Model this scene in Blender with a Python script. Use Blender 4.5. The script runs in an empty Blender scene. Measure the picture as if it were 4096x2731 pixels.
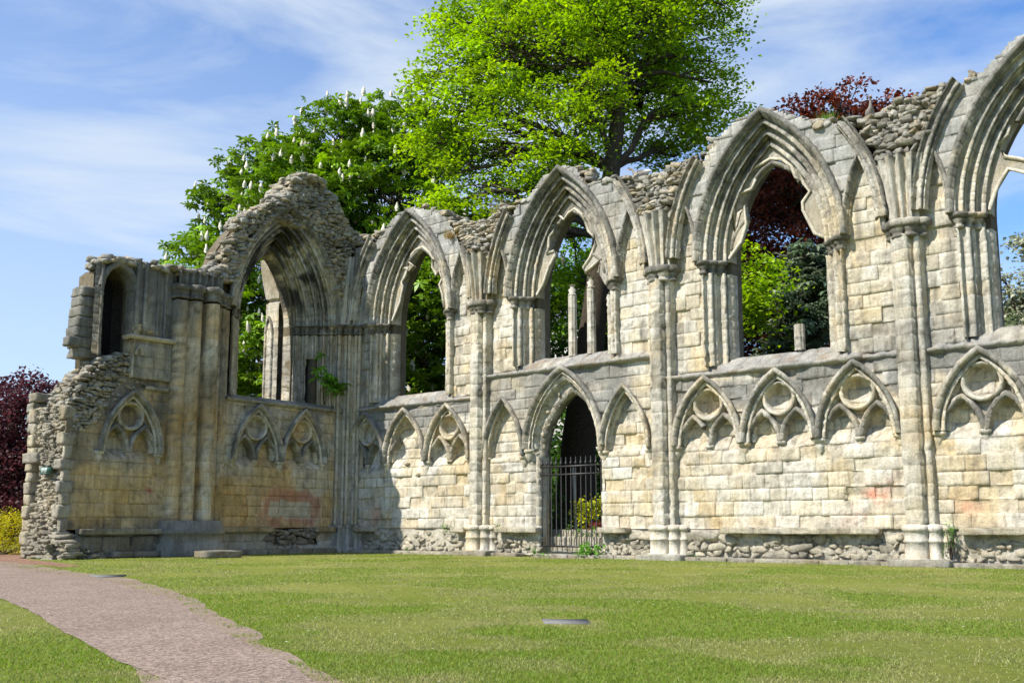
import bpy, math, random
import numpy as np
from mathutils import Matrix, Vector
rng = np.random.default_rng(7)
random.seed(7)
S = bpy.context.scene
COL = S.collection

# ---------------------------------------------------------------- camera, sky, sun, exposure
H = 1.06
FW = np.array([-.6363, .7713, 0]); FW /= np.linalg.norm(FW)
RT = np.array([FW[1], -FW[0], 0])
CAM = -42 * FW + 6.98 * RT; CAM[2] = H
cd = bpy.data.cameras.new('camera'); cam = bpy.data.objects.new('camera', cd); COL.objects.link(cam)
pitch = math.atan(560 / 3948.)
fw = FW * math.cos(pitch) + np.array([0, 0, math.sin(pitch)])
up = np.cross(RT, fw)
m = Matrix(((RT[0], up[0], -fw[0], CAM[0]), (RT[1], up[1], -fw[1], CAM[1]), (RT[2], up[2], -fw[2], CAM[2]), (0, 0, 0, 1)))
cam.matrix_world = m
cd.sensor_width = 36; cd.lens = 3948 / 4096 * 36
cd.shift_y = (1544 - 1365.5) / 4096
cd.clip_start = .1; cd.clip_end = 3000
S.camera = cam

SUN = Vector((-.34, -1, 1.05)).normalized()          # towards the sun
el = math.asin(SUN.z); az = math.atan2(SUN.x, SUN.y)
W_ = bpy.data.worlds.new('World'); S.world = W_; W_.use_nodes = True
nt = W_.node_tree; N = nt.nodes; L = nt.links
bg = N['Background']; bg.inputs['Strength'].default_value = .115
sky = N.new('ShaderNodeTexSky'); sky.sky_type = 'NISHITA'; sky.sun_disc = False
sky.sun_elevation = el; sky.sun_rotation = az
sky.air_density = 1.0; sky.dust_density = .35; sky.ozone_density = 2.2
tc = N.new('ShaderNodeTexCoord')
mp = N.new('ShaderNodeMapping'); mp.inputs['Scale'].default_value = (1.3, 1.3, 5.5); mp.inputs['Rotation'].default_value = (.22, -.3, .5)
mp.inputs['Location'].default_value = (.35, .1, .2)
n1 = N.new('ShaderNodeTexNoise'); n1.inputs['Scale'].default_value = 1.5; n1.inputs['Detail'].default_value = 9; n1.inputs['Roughness'].default_value = .58; n1.inputs['Distortion'].default_value = .5
n2 = N.new('ShaderNodeTexNoise'); n2.inputs['Scale'].default_value = 1.1; n2.inputs['Detail'].default_value = 3
r1 = N.new('ShaderNodeMapRange'); r1.inputs[1].default_value = .42; r1.inputs[2].default_value = .68; r1.inputs[4].default_value = .85
r2 = N.new('ShaderNodeMapRange'); r2.inputs[1].default_value = .25; r2.inputs[2].default_value = .50
mu = N.new('ShaderNodeMath'); mu.operation = 'MULTIPLY'; mu.use_clamp = True
L.new(tc.outputs['Generated'], mp.inputs[0]); L.new(mp.outputs[0], n1.inputs[0]); L.new(tc.outputs['Generated'], n2.inputs[0])
L.new(n1.outputs['Fac'], r1.inputs[0]); L.new(n2.outputs['Fac'], r2.inputs[0])
L.new(r1.outputs[0], mu.inputs[0]); L.new(r2.outputs[0], mu.inputs[1])
# whiter towards the horizon and the left of the picture (world -x)
sx = N.new('ShaderNodeSeparateXYZ'); L.new(tc.outputs['Generated'], sx.inputs[0])
hz = N.new('ShaderNodeMapRange'); hz.inputs[1].default_value = .62; hz.inputs[2].default_value = .02; hz.inputs[3].default_value = 0; hz.inputs[4].default_value = .72
L.new(sx.outputs[2], hz.inputs[0])
ad = N.new('ShaderNodeMath'); ad.operation = 'MAXIMUM'; L.new(mu.outputs[0], ad.inputs[0])
lf = N.new('ShaderNodeMapRange'); lf.inputs[1].default_value = -.15; lf.inputs[2].default_value = -.85; lf.inputs[4].default_value = 1.0
L.new(sx.outputs[0], lf.inputs[0])
m2 = N.new('ShaderNodeMath'); m2.operation = 'MULTIPLY'; L.new(hz.outputs[0], m2.inputs[0]); L.new(lf.outputs[0], m2.inputs[1]); L.new(m2.outputs[0], ad.inputs[1])
tint = N.new('ShaderNodeMix'); tint.data_type = 'RGBA'; tint.blend_type = 'MULTIPLY'; tint.inputs[0].default_value = 1
L.new(sky.outputs[0], tint.inputs[6]); tint.inputs[7].default_value = (.70, .95, 1.25, 1)
mx = N.new('ShaderNodeMix'); mx.data_type = 'RGBA'; L.new(ad.outputs[0], mx.inputs[0]); L.new(tint.outputs[2], mx.inputs[6]); mx.inputs[7].default_value = (4.2, 4.75, 5.3, 1)
L.new(mx.outputs[2], bg.inputs[0])
sl = bpy.data.lights.new('sun', 'SUN'); sl.energy = 4.8; sl.angle = math.radians(.5); sl.color = (1, .955, .88)
so = bpy.data.objects.new('sun', sl); COL.objects.link(so); so.rotation_euler = SUN.to_track_quat('Z', 'Y').to_euler(); so.location = (0, -60, 60)
S.view_settings.view_transform = 'Standard'; S.view_settings.look = 'None'; S.view_settings.exposure = .68; S.view_settings.gamma = 1
S.cycles.max_bounces = 6; S.cycles.transparent_max_bounces = 8; S.cycles.use_denoising = True

# ---------------------------------------------------------------- helpers
def hash3(ix, iy, iz, s):
    h = (ix.astype(np.int64) * 374761393 + iy.astype(np.int64) * 668265263 + iz.astype(np.int64) * 2147483647 + s * 974711) & 0xffffffff
    h = ((h ^ (h >> 13)) * 1274126177) & 0xffffffff
    h = ((h ^ (h >> 16)) * 2246822519) & 0xffffffff
    return ((h ^ (h >> 15)) & 0xffffff) / 16777215.
def vn(P, s=0):
    P = np.asarray(P, float); i = np.floor(P).astype(np.int64); f = P - i; f = f * f * (3 - 2 * f); r = 0
    for dx in (0, 1):
        for dy in (0, 1):
            for dz in (0, 1):
                w = (f[:, 0] if dx else 1 - f[:, 0]) * (f[:, 1] if dy else 1 - f[:, 1]) * (f[:, 2] if dz else 1 - f[:, 2])
                r = r + w * hash3(i[:, 0] + dx, i[:, 1] + dy, i[:, 2] + dz, s)
    return r
def fbm(P, sc=1., oc=3, s=0):
    P = np.asarray(P, float) * sc; a = .5; t = 0; n = 0
    for o in range(oc):
        t = t + a * vn(P * 2 ** o, s + o); n += a; a *= .5
    return t / n
def sst(x, a, b):
    t = np.clip((x - a) / (b - a), 0, 1); return t * t * (3 - 2 * t)
def mix(a, b, t): return a * (1 - t[:, None]) + b * t[:, None]

class MB:
    """collects vertices, quads/tris and vertex colours for ONE mesh object"""
    def __init__(s): s.v = []; s.f = []; s.c = []; s.n = 0
    def add(s, V, F, C=None):
        V = np.asarray(V, float).reshape(-1, 3)
        for G in (F if isinstance(F, list) else [F]):
            G = np.asarray(G, int)
            if len(G): s.f.append(G + s.n)
        s.v.append(V); s.n += len(V)
        if C is None: C = np.full((len(V), 3), np.nan)
        C = np.asarray(C, float)
        if C.ndim == 1: C = np.tile(C, (len(V), 1))
        s.c.append(C)
    def grid(s, P, C=None, keep=None):
        n, k = P.shape[:2]; i = np.arange(n * k).reshape(n, k)
        F = np.stack([i[:-1, :-1], i[1:, :-1], i[1:, 1:], i[:-1, 1:]], -1).reshape(-1, 4)
        if keep is not None: F = F[keep.reshape(-1)]
        s.add(P.reshape(-1, 3), F, C)

def wloc(p):
    l = Vector((0, 0, 0))
    while p: l += p.location; p = p.parent
    return l
def mk(name, mb, mat, parent=None, smooth=False, origin=None, post=None, label=None):
    V = np.concatenate(mb.v); C = np.concatenate(mb.c)
    if post is not None: V, C = post(V, C)
    o0 = np.array(origin) if origin is not None else np.array([*(V.min(0) + V.max(0))[:2] / 2, V[:, 2].min()])
    me = bpy.data.meshes.new(name); me.vertices.add(len(V)); me.vertices.foreach_set('co', (V - o0).astype(np.float32).ravel())
    lt = np.concatenate([f.ravel() for f in mb.f]); sz = np.concatenate([np.full(len(f), f.shape[1]) for f in mb.f])
    me.loops.add(len(lt)); me.loops.foreach_set('vertex_index', lt.astype(np.int32))
    me.polygons.add(len(sz)); st = np.concatenate([[0], np.cumsum(sz)[:-1]])
    me.polygons.foreach_set('loop_start', st.astype(np.int32)); me.polygons.foreach_set('loop_total', sz.astype(np.int32))
    if smooth: me.polygons.foreach_set('use_smooth', np.ones(len(sz), bool))
    me.update(calc_edges=True); me.validate()
    if not np.isnan(C).all() and len(me.vertices) == len(V):
        C = np.nan_to_num(C, nan=.4); a = me.color_attributes.new('Col', 'FLOAT_COLOR', 'POINT')
        a.data.foreach_set('color', np.concatenate([C, np.ones((len(C), 1))], 1).astype(np.float32).ravel())
    me.materials.append(mat)
    o = bpy.data.objects.new(name, me); COL.objects.link(o)
    o.location = Vector(o0) - wloc(parent)
    if parent: o.parent = parent
    if label: o['label'] = label
    return o
def tag(o, label, cat, group=None, kind=None):
    o['label'] = label; o['category'] = cat
    if group: o['group'] = group
    if kind: o['kind'] = kind
    return o
def thing(name, loc, label, cat, group=None):
    o = bpy.data.objects.new(name, None); COL.objects.link(o); o.location = loc; o.empty_display_size = .3
    return tag(o, label, cat, group)
def mN(u, d, z): return np.stack([u, -d, z], -1)       # nave wall: u east along it, d out towards the lawn
def mW(u, d, z): return np.stack([d, -u, z], -1)       # west wall: u south along it

# ---------------------------------------------------------------- materials
def nodes(name):
    m = bpy.data.materials.new(name); m.use_nodes = True; t = m.node_tree; b = t.nodes['Principled BSDF']
    return m, t.nodes, t.links, b
def noise(N, L, sc, det=5, rough=.6, vec=None, dist=0):
    n = N.new('ShaderNodeTexNoise'); n.inputs['Scale'].default_value = sc; n.inputs['Detail'].default_value = det
    n.inputs['Roughness'].default_value = rough; n.inputs['Distortion'].default_value = dist
    if vec is not None: L.new(vec, n.inputs[0])
    return n.outputs['Fac']
def rng_(N, L, x, a, b, c=0., d=1.):
    r = N.new('ShaderNodeMapRange'); L.new(x, r.inputs[0])
    for i, v in enumerate((a, b, c, d)): r.inputs[i + 1].default_value = v
    return r.outputs[0]
def mixc(N, L, f, a, b, mode='MIX'):
    x = N.new('ShaderNodeMix'); x.data_type = 'RGBA'; x.blend_type = mode
    for i, v in ((0, f), (6, a), (7, b)):
        if isinstance(v, (int, float)): x.inputs[i].default_value = v
        elif isinstance(v, tuple): x.inputs[i].default_value = (*v, 1)
        else: L.new(v, x.inputs[i])
    return x.outputs[2]
def worldpos(N):
    return N.new('ShaderNodeNewGeometry').outputs['Position']
def bump(N, L, h, st, dist, b, prev=None):
    x = N.new('ShaderNodeBump'); x.inputs['Strength'].default_value = st; x.inputs['Distance'].default_value = dist
    L.new(h, x.inputs['Height'])
    if prev: L.new(prev, x.inputs['Normal'])
    L.new(x.outputs[0], b.inputs['Normal']); return x.outputs[0]

def stone_mat(name, base=None, bs=1.):
    m, N, L, b = nodes(name); p = worldpos(N)
    if base is None:
        a = N.new('ShaderNodeVertexColor'); a.layer_name = 'Col'; c = a.outputs[0]
    else: c = base
    c = mixc(N, L, 1., c, mixc(N, L, rng_(N, L, noise(N, L, 2.3, 7, .65, p), .3, .7), (.80, .78, .73), (1.12, 1.1, 1.06)), 'MULTIPLY')
    c = mixc(N, L, 1., c, mixc(N, L, rng_(N, L, noise(N, L, 19, 4, .7, p), .32, .62), (.80, .77, .71), (1.1, 1.1, 1.1)), 'MULTIPLY')
    mpv = N.new('ShaderNodeMapping'); mpv.inputs['Scale'].default_value = (1, 1, .16); L.new(p, mpv.inputs[0])
    c = mixc(N, L, 1., c, mixc(N, L, rng_(N, L, noise(N, L, 6.5, 7, .75, mpv.outputs[0]), .32, .56), (.70, .69, .67), (1.1, 1.1, 1.1)), 'MULTIPLY')
    # black pits in the weathered face, pale lime blooms
    v = N.new('ShaderNodeTexVoronoi'); v.inputs['Scale'].default_value = 7.5; L.new(p, v.inputs[0])
    pit = rng_(N, L, v.outputs['Distance'], .05, .12, 1, 0)
    pm = rng_(N, L, noise(N, L, 1.1, 2, .5, p), .5, .62)
    mm = N.new('ShaderNodeMath'); mm.operation = 'MULTIPLY'; L.new(pit, mm.inputs[0]); L.new(pm, mm.inputs[1])
    c = mixc(N, L, mm.outputs[0], c, (.16, .12, .07))
    bl = rng_(N, L, noise(N, L, 1.7, 8, .72, p, .6), .6, .72, 0, .38)
    c = mixc(N, L, bl, c, (.62, .60, .56))
    L.new(c, b.inputs['Base Color']); b.inputs['Roughness'].default_value = .93; b.inputs['Specular IOR Level'].default_value = .2
    n1 = bump(N, L, noise(N, L, 6, 8, .74, p), .75 * bs, .09, b)
    bump(N, L, noise(N, L, 30, 5, .75, p), .7 * bs, .025, b, n1)
    return m
M = {}
M['stone'] = stone_mat('limestone')
M['rubble'] = stone_mat('rubble stone', None, 1.5)
M['core'] = stone_mat('mortar core', (.20, .17, .12), 1.8)
def plain(name, col, rough=.6, metal=0., var=.25, sc=8.):
    m, N, L, b = nodes(name); p = worldpos(N)
    c = mixc(N, L, rng_(N, L, noise(N, L, sc, 5, .6, p), .3, .7), tuple(x * (1 - var) for x in col), tuple(min(1, x * (1 + var)) for x in col))
    L.new(c, b.inputs['Base Color']); b.inputs['Specular IOR Level'].default_value = .15 if rough > .7 else .5; b.inputs['Roughness'].default_value = rough; b.inputs['Metallic'].default_value = metal
    bump(N, L, noise(N, L, sc * 3, 3, .6, p), .2, .01, b)
    return m
M['iron'] = plain('black wrought iron', (.022, .02, .02), .5, .3)
M['bark'] = plain('dark bark', (.055, .043, .03), .95, 0, .5, 14)
M['dark'] = plain('painted interior shade', (.03, .027, .022), .95)  # near-black colour stands in for the shade inside recesses and openings
M['slab'] = plain('flat grey slab', (.16, .155, .14), .9, 0, .2, 6)
M['feather_grey'] = plain('goose plumage', (.26, .23, .20), .8, 0, .45, 22)
M['beak'] = plain('orange beak', (.65, .25, .08), .5)
M['bloom'] = plain('white blossom', (.60, .55, .45), .9, 0, .3, 18)
M['lampcase'] = plain('painted lamp case', (.05, .13, .10), .5, 0, .1)
M['lampglass'] = plain('dull glass', (.32, .38, .33), .3, 0, .08)
M['wood'] = plain('pale weathered wood', (.55, .52, .42), .8)
M['render'] = plain('far pale masonry', (.42, .40, .36), .9, 0, .15, 1)
M['roofs'] = plain('grey roof', (.12, .12, .13), .8)

def leaf_mat(name, trans=.45, rough=.55):
    m, N, L, b = nodes(name)
    a = N.new('ShaderNodeVertexColor'); a.layer_name = 'Col'
    L.new(a.outputs[0], b.inputs['Base Color']); b.inputs['Roughness'].default_value = rough; b.inputs['Specular IOR Level'].default_value = .35
    tr = N.new('ShaderNodeBsdfTranslucent'); ms = N.new('ShaderNodeMixShader'); ms.inputs[0].default_value = trans
    g = N.new('ShaderNodeHueSaturation'); g.inputs['Saturation'].default_value = 1.1; g.inputs['Value'].default_value = 1.5; L.new(a.outputs[0], g.inputs['Color']); L.new(g.outputs[0], tr.inputs[0])
    L.new(b.outputs[0], ms.inputs[1]); L.new(tr.outputs[0], ms.inputs[2]); L.new(ms.outputs[0], N['Material Output'].inputs[0])
    return m
M['leaf'] = leaf_mat('leaf'); M['leafd'] = leaf_mat('thick leaf', .25, .45)

# ground
def ground_mat():
    m, N, L, b = nodes('lawn'); p = worldpos(N)
    c = mixc(N, L, rng_(N, L, noise(N, L, .35, 5, .6, p), .35, .68), (.17, .205, .028), (.25, .255, .064))
    c = mixc(N, L, rng_(N, L, noise(N, L, .55, 7, .68, p, .5), .54, .72, 0, .8), c, (.30, .27, .12))
    c = mixc(N, L, 1., c, mixc(N, L, rng_(N, L, noise(N, L, 14, 6, .75, p), .3, .7), (.62, .64, .6), (1.3, 1.28, 1.2)), 'MULTIPLY')
    c = mixc(N, L, 1., c, mixc(N, L, rng_(N, L, noise(N, L, 90, 3, .75, p), .3, .7), (.6, .62, .6), (1.35, 1.33, 1.3)), 'MULTIPLY')
    L.new(c, b.inputs['Base Color']); b.inputs['Roughness'].default_value = .95; b.inputs['Specular IOR Level'].default_value = .1
    n1 = bump(N, L, noise(N, L, 60, 5, .8, p), .9, .03, b); bump(N, L, noise(N, L, 1.5, 4, .5, p), .5, .12, b, n1)
    return m
M['lawn'] = ground_mat()
def grit(name, a, b_, sc, gr):
    m, N, L, b = nodes(name); p = worldpos(N)
    c = mixc(N, L, rng_(N, L, noise(N, L, .8, 6, .65, p), .3, .7), a, b_)
    v = N.new('ShaderNodeTexVoronoi'); v.inputs['Scale'].default_value = sc; L.new(p, v.inputs[0])
    bw = N.new('ShaderNodeRGBToBW'); L.new(v.outputs['Color'], bw.inputs[0])
    c = mixc(N, L, 1., c, mixc(N, L, rng_(N, L, bw.outputs[0], .2, .8), (1 - gr,) * 3, (1 + gr,) * 3), 'MULTIPLY')
    cr = rng_(N, L, noise(N, L, 1.2, 8, .8, p, 2.), .49, .505, 0, 1); cr2 = rng_(N, L, noise(N, L, 1.2, 8, .8, p, 2.), .505, .52, 1, 0)
    mm = N.new('ShaderNodeMath'); mm.operation = 'MULTIPLY'; L.new(cr, mm.inputs[0]); L.new(cr2, mm.inputs[1])
    m3 = N.new('ShaderNodeMath'); m3.operation = 'MULTIPLY'; L.new(mm.outputs[0], m3.inputs[0]); m3.inputs[1].default_value = .16
    c = mixc(N, L, m3.outputs[0], c, (.05, .045, .04))
    L.new(c, b.inputs['Base Color']); b.inputs['Roughness'].default_value = .95; b.inputs['Specular IOR Level'].default_value = .12
    bump(N, L, v.outputs['Distance'], .6, .01, b)
    return m
M['path'] = grit('worn asphalt', (.205, .15, .115), (.27, .205, .16), 55, .5)
M['dirt'] = grit('bare trodden soil', (.20, .145, .098), (.265, .205, .15), 40, .25)

# ---------------------------------------------------------------- stone colours
CREAM = np.array([.61, .57, .485]); WHITE = np.array([.66, .645, .60]); OCHRE = np.array([.52, .38, .18]); GREY = np.array([.34, .33, .30])
PALE = np.array([.56, .49, .35]); LICH = np.array([.085, .082, .075]); PINK = np.array([.50, .22, .14])
def stain(P, C, dark=1.):
    """lichen, soot and lime patches with outlines of their own"""
    z = P[:, 2]; west = (P[:, 0] < 1.6) & (P[:, 1] < -.9)
    n = fbm(P * [1, 1, .45], 1.1, 4, 11); n2 = fbm(P, 3.2, 3, 23)
    up = sst(z, 10.2, 12.2) * (P[:, 1] > -.9) * sst(fbm(P, 1.4, 4, 33), .36, .54); C = mix(C, np.array([.27, .27, .255]), up * .62)
    # grey zone on the spandrels below the sill and above the windows, thick lichen on the wall heads
    k = sst(n, .42, .62) * (.12 + .55 * sst(z, 4.9, 5.7) * (1 - sst(z, 6.3, 7.2)) + .8 * sst(z, 10.6, 12.4) + .75 * sst(z, 12.6, 13.6))
    kw = np.where(west, .25 + .5 * sst(z, 3.8, 6.5) * (P[:, 1] < -6.3) + .25 * sst(z, 5, 6) , 0) * sst(n, .40, .62)
    k = np.clip(np.maximum(k, kw), 0, 1) * dark
    C = mix(C, GREY * .8, np.clip(k * 1.1, 0, .92))
    kk = sst(n2, .60, .74) * np.clip(k * 1.3, 0, 1)
    C = mix(C, LICH, kk * .75)
    s = sst(fbm(P * [2.2, 2.2, .25], 1.6, 3, 41), .60, .72) * (.25 + .75 * sst(z, 4.5, 6.5)) * .6 * dark
    C = mix(C, LICH * 1.5, s)
    o = sst(fbm(P, .8, 4, 57), .52, .66) * .5; C = mix(C, C * [.96, .84, .60], o)                 # warm iron-rich beds
    g_ = sst(fbm(P * [1, 1, .5], 1.7, 4, 63), .50, .62) * .36; C = mix(C, np.array([.42, .41, .385]), g_)  # thin grey film
    f = sst(fbm(P, 8., 2, 71), .60, .72) * (.35 + .5 * g_ + .5 * np.clip(k, 0, 1)); return mix(C, np.array([.15, .14, .12]), np.clip(f, 0, .8))
def block_col(bid, P, ochre=.18, seed=3):
    """a colour per block: cream, white, ochre or grey"""
    n = bid.max() + 1; g = np.random.default_rng(abs(seed)); r = g.random(n); j = g.normal(1, .055, (n, 1))
    pal = np.tile(CREAM, (n, 1)); pal[r < .42] = WHITE; pal[(r > .42) & (r < .55)] = PALE
    c0 = P[:, :]; lo = fbm(P, .28, 2, 5)
    mean = np.zeros(n); cnt = np.bincount(bid, minlength=n); mean = np.bincount(bid, lo, n) / np.maximum(cnt, 1)
    r2 = g.random(n); oc = r2 < ochre * (.3 + 2.6 * sst(mean, .45, .62))
    f = (.2 + .7 * g.random((n, 1)) ** 1.3); pal = np.where(oc[:, None], pal * (1 - f) + OCHRE * f, pal)
    gr = g.random(n) < .09; pal[gr] = pal[gr] * .5 + GREY * .5
    pal = pal * .55 + .45 * np.array([.62, .59, .52]); return (pal * j)[bid]

# ---------------------------------------------------------------- geometry generators
def ashlar(u0, u1, z0, z1, mp, keep=None, dfun=None, hc=(.35, .45), wb=(.42, 1.0), seed=1, rough=.012, ochre=.18, jit=.008, colfun=None, er=.16):
    g = np.random.default_rng(abs(seed)); US = []; ZS = []; DS = []; B = []; E = []; FS = []; n = 0; bid = 0; z = z0
    while z < z1 - .05:
        h = g.uniform(*hc); h = z1 - z if z + h > z1 - .16 else h
        u = u0 - g.uniform(0, .5)
        while u < u1:
            w = g.uniform(*wb); a = max(u, u0); b = min(u + w, u1); u += w
            if b - a < .06: continue
            nx = max(2, round((b - a) / .085)); nz = max(2, round(h / .085)); e = .006
            us = np.concatenate([[a], np.linspace(a + e, b - e, nx + 1), [b]]); zs = np.concatenate([[z], np.linspace(z + e, z + h - e, nz + 1), [z + h]])
            UU, ZZ = np.meshgrid(us, zs, indexing='ij'); ed = np.zeros(UU.shape, bool); ed[0] = ed[-1] = True; ed[:, 0] = ed[:, -1] = True
            off = g.normal(0, jit); tx, tz = g.normal(0, .012, 2); er_ = g.random() < er
            D = off + tx * (UU - a) + tz * (ZZ - z) + (g.uniform(-.05, -.02) if er_ else 0)
            D = np.where(ed, -.018, D)
            k = UU.size; i = np.arange(k).reshape(UU.shape) + n
            F = np.stack([i[:-1, :-1], i[1:, :-1], i[1:, 1:], i[:-1, 1:]], -1).reshape(-1, 4)
            US.append(UU.ravel()); ZS.append(ZZ.ravel()); DS.append(D.ravel()); B.append(np.full(k, bid)); E.append(np.where(ed, 1., .5 if er_ else 0).ravel()); FS.append(F); n += k; bid += 1
        z += h
    U, Z, D, B, E, F = map(np.concatenate, (US, ZS, DS, B, E, FS))
    if keep is not None:
        cu = U[F].mean(1); cz = Z[F].mean(1); F = F[keep(cu, cz)]
    P = mp(U, np.zeros_like(U), Z)
    dn = (fbm(P, 4.5, 3, seed) - .5) * 2
    D = D + dn * np.where(E > .3, rough * 3, rough) * (E < .9) + (fbm(P, 1.1, 2, seed + 9) - .5) * .02
    # rounded and nibbled arrises
    U = U + (fbm(P, 9, 2, seed + 4) - .5) * .018 * (E < .9); Z = Z + (fbm(P, 9, 2, seed + 6) - .5) * .018 * (E < .9)
    if dfun is not None: D = D + dfun(U, Z)
    P = mp(U, D, Z); C = block_col(B, P, ochre, seed)
    C = np.where((E > .9)[:, None], C * g_edge(B, seed)[:, None], C)
    C = np.where(((E > .3) & (E < .9))[:, None], C * [.97, .93, .86], C)
    C = stain(P, C)
    if colfun is not None: C = colfun(P, C)
    return P, F, C

def g_edge(B, seed): return np.random.default_rng(abs(seed)).uniform(.66, 1.04, B.max() + 1)[B]
def flute(p0, p1, n, amp=.055, sub=8):
    """a band of n rolls and hollows between two points of a moulding profile"""
    p0, p1 = np.array(p0, float), np.array(p1, float); t = np.linspace(0, 1, n * sub + 1); d = p1 - p0
    nr = np.array([-d[1], d[0]]) / np.linalg.norm(d)
    if nr[1] < 0 or (abs(nr[1]) < 1e-6 and nr[0] > 0): nr = -nr
    x = (t * n) % 1.; x[-1] = 1.; o = amp * np.where(x < .48, 1.25 * np.sin(np.pi * x / .48), -1.5 * np.abs(np.sin(np.pi * (x - .48) / .52)) ** .7)
    return p0 + t[:, None] * d + o[:, None] * nr
def orders(p0, p1, n, amp=.07):
    """n orders of a deep Gothic moulding: fillet, quirk, hollow, big roll, small roll"""
    one = np.array([(0, 0), (.10, .05), (.12, -.8), (.22, -1.35), (.34, -1.3), (.42, -.7), (.44, .3), (.50, 1.0), (.59, 1.35), (.68, 1.2), (.75, .6), (.77, -.5), (.82, -.75), (.86, -.1), (.90, .3), (.96, .25)])
    p0, p1 = np.array(p0, float), np.array(p1, float); d = (p1 - p0) / n; nr = np.array([-d[1], d[0]]) / np.linalg.norm(d)
    if nr[1] < 0: nr = -nr
    out = [p0 + d * (i + x) + nr * amp * o * (1 + .25 * ((i * 7) % 3 - 1)) for i in range(n) for x, o in one] + [p1]
    return np.array(out)
def prof(*parts): return np.concatenate([np.atleast_2d(np.array(p, float)) for p in parts])

def col_mould(P, seg, ochre=.2, seed=3, dark=1.):
    C = block_col(seg.astype(int), P, ochre * .7, seed); C = C * .62 + .38 * np.array([.58, .55, .475])
    C = mix(C, OCHRE * [1.05, 1.1, 1.3], .55 * sst(fbm(P * [1, 1, .35], 2.4, 3, seed + 2), .58, .72))      # iron streaks
    return stain(P, C, dark)
def stations(Ls, bl=.33, seed=1):
    """positions along a length, with voussoir joints: returns t, groove flag, block id"""
    g = np.random.default_rng(abs(seed)); n = max(1, round(Ls / bl)); cuts = np.concatenate([[0], np.sort(np.clip(np.arange(1, n) + g.normal(0, .1, n - 1), .1, n - .1)) / n, [1]])
    t = []; gr = []; sg = []; e = min(.012 / Ls, .2 / n)
    for i in range(n):
        a, b = cuts[i], cuts[i + 1]
        for x, q in ((a, 1), (a + e, 0), ((a * 2 + b) / 3, 0), ((a + 2 * b) / 3, 0), (b - e, 0)): t.append(x); gr.append(q); sg.append(i)
    t.append(1.); gr.append(0); sg.append(n - 1)
    return np.array(t), np.array(gr), np.array(sg)
def rough(P, a=.016, s=9):
    a = min(a, .05) * .75; n = np.stack([fbm(P, 11, 2, s), fbm(P, 11, 2, s + 3), fbm(P, 11, 2, s + 7)], -1) - .5
    big = sst(fbm(P, 1.3, 2, s + 31), .56, .66)[:, None]
    return P + n * 2 * a * (.8 + 1.7 * big)
def arch(mb, mp, c, zs, a, h, pf, k=((0, 1), (0, 1)), seed=1, ochre=.2, er=.014, dark=1., bl=.33):
    """moulding swept along a pointed arch; pf = [(radius from the centre line edge, depth)], k = kept part of each side"""
    R = (a * a + h * h) / (2 * a); pf = np.asarray(pf, float); cen = np.append(pf.mean(0), 0)
    for side, kk in zip((-1, 1), k):
        if kk is None: continue
        rho = R + pf[:, 0] - a; co = (R - a) / rho; th = np.arccos(np.clip(co, -1, 1))
        Ls = R * math.acos((R - a) / R) * (kk[1] - kk[0]); t, gr, sg = stations(Ls, bl, seed + side)
        t = kk[0] + (kk[1] - kk[0]) * t; T = t[:, None] * th[None]
        rr = rho[None] * np.ones_like(T); dd = pf[:, 1][None] * np.ones_like(T)
        dd = dd - gr[:, None] * .008; rr = rr + gr[:, None] * .006
        u = c + side * (rr * np.cos(T) - (R - a)); z = zs + rr * np.sin(T)
        P = mp(u, dd, z).reshape(-1, 3); P = rough(P, er, seed)
        C = col_mould(P, np.repeat(sg, len(pf)), ochre, seed + 5 * (side + 2), dark); C[np.repeat(gr, len(pf)) > 0] *= .66
        hm = np.tile(np.arange(len(pf)) < 5, len(t)) * (.30 + .55 * sst(fbm(P, 2.0, 4, 29), .42, .58)); C = mix(C, np.array([.13, .13, .12]), np.clip(hm, 0, .8) * min(1, dark)); C = mix(C, np.array([.10, .10, .095]), sst(fbm(P, 3.3, 4, 37), .54, .66) * sst(P[:, 2], 10, 12.5) * .75)
        mb.grid(P.reshape(len(t), len(pf), 3), C)
        for e in (0, -1):                                # close a broken end
            q = P.reshape(len(t), len(pf), 3)[e]; cc = q.mean(0); n = len(q)
            mb.add(np.vstack([q, cc]), np.stack([np.arange(n - 1), np.arange(1, n), np.full(n - 1, n)], -1), C.reshape(len(t), len(pf), 3)[e].mean(0) * .8)
def offs(pf, o):
    pf = np.asarray(pf, float); t = np.gradient(pf, axis=0); n = np.stack([-t[:, 1], t[:, 0]], -1); n /= np.linalg.norm(n, axis=1)[:, None] + 1e-9
    s = np.sign((n * [0, 1]).sum() + 1e-6); return pf + n * o * s
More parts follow.
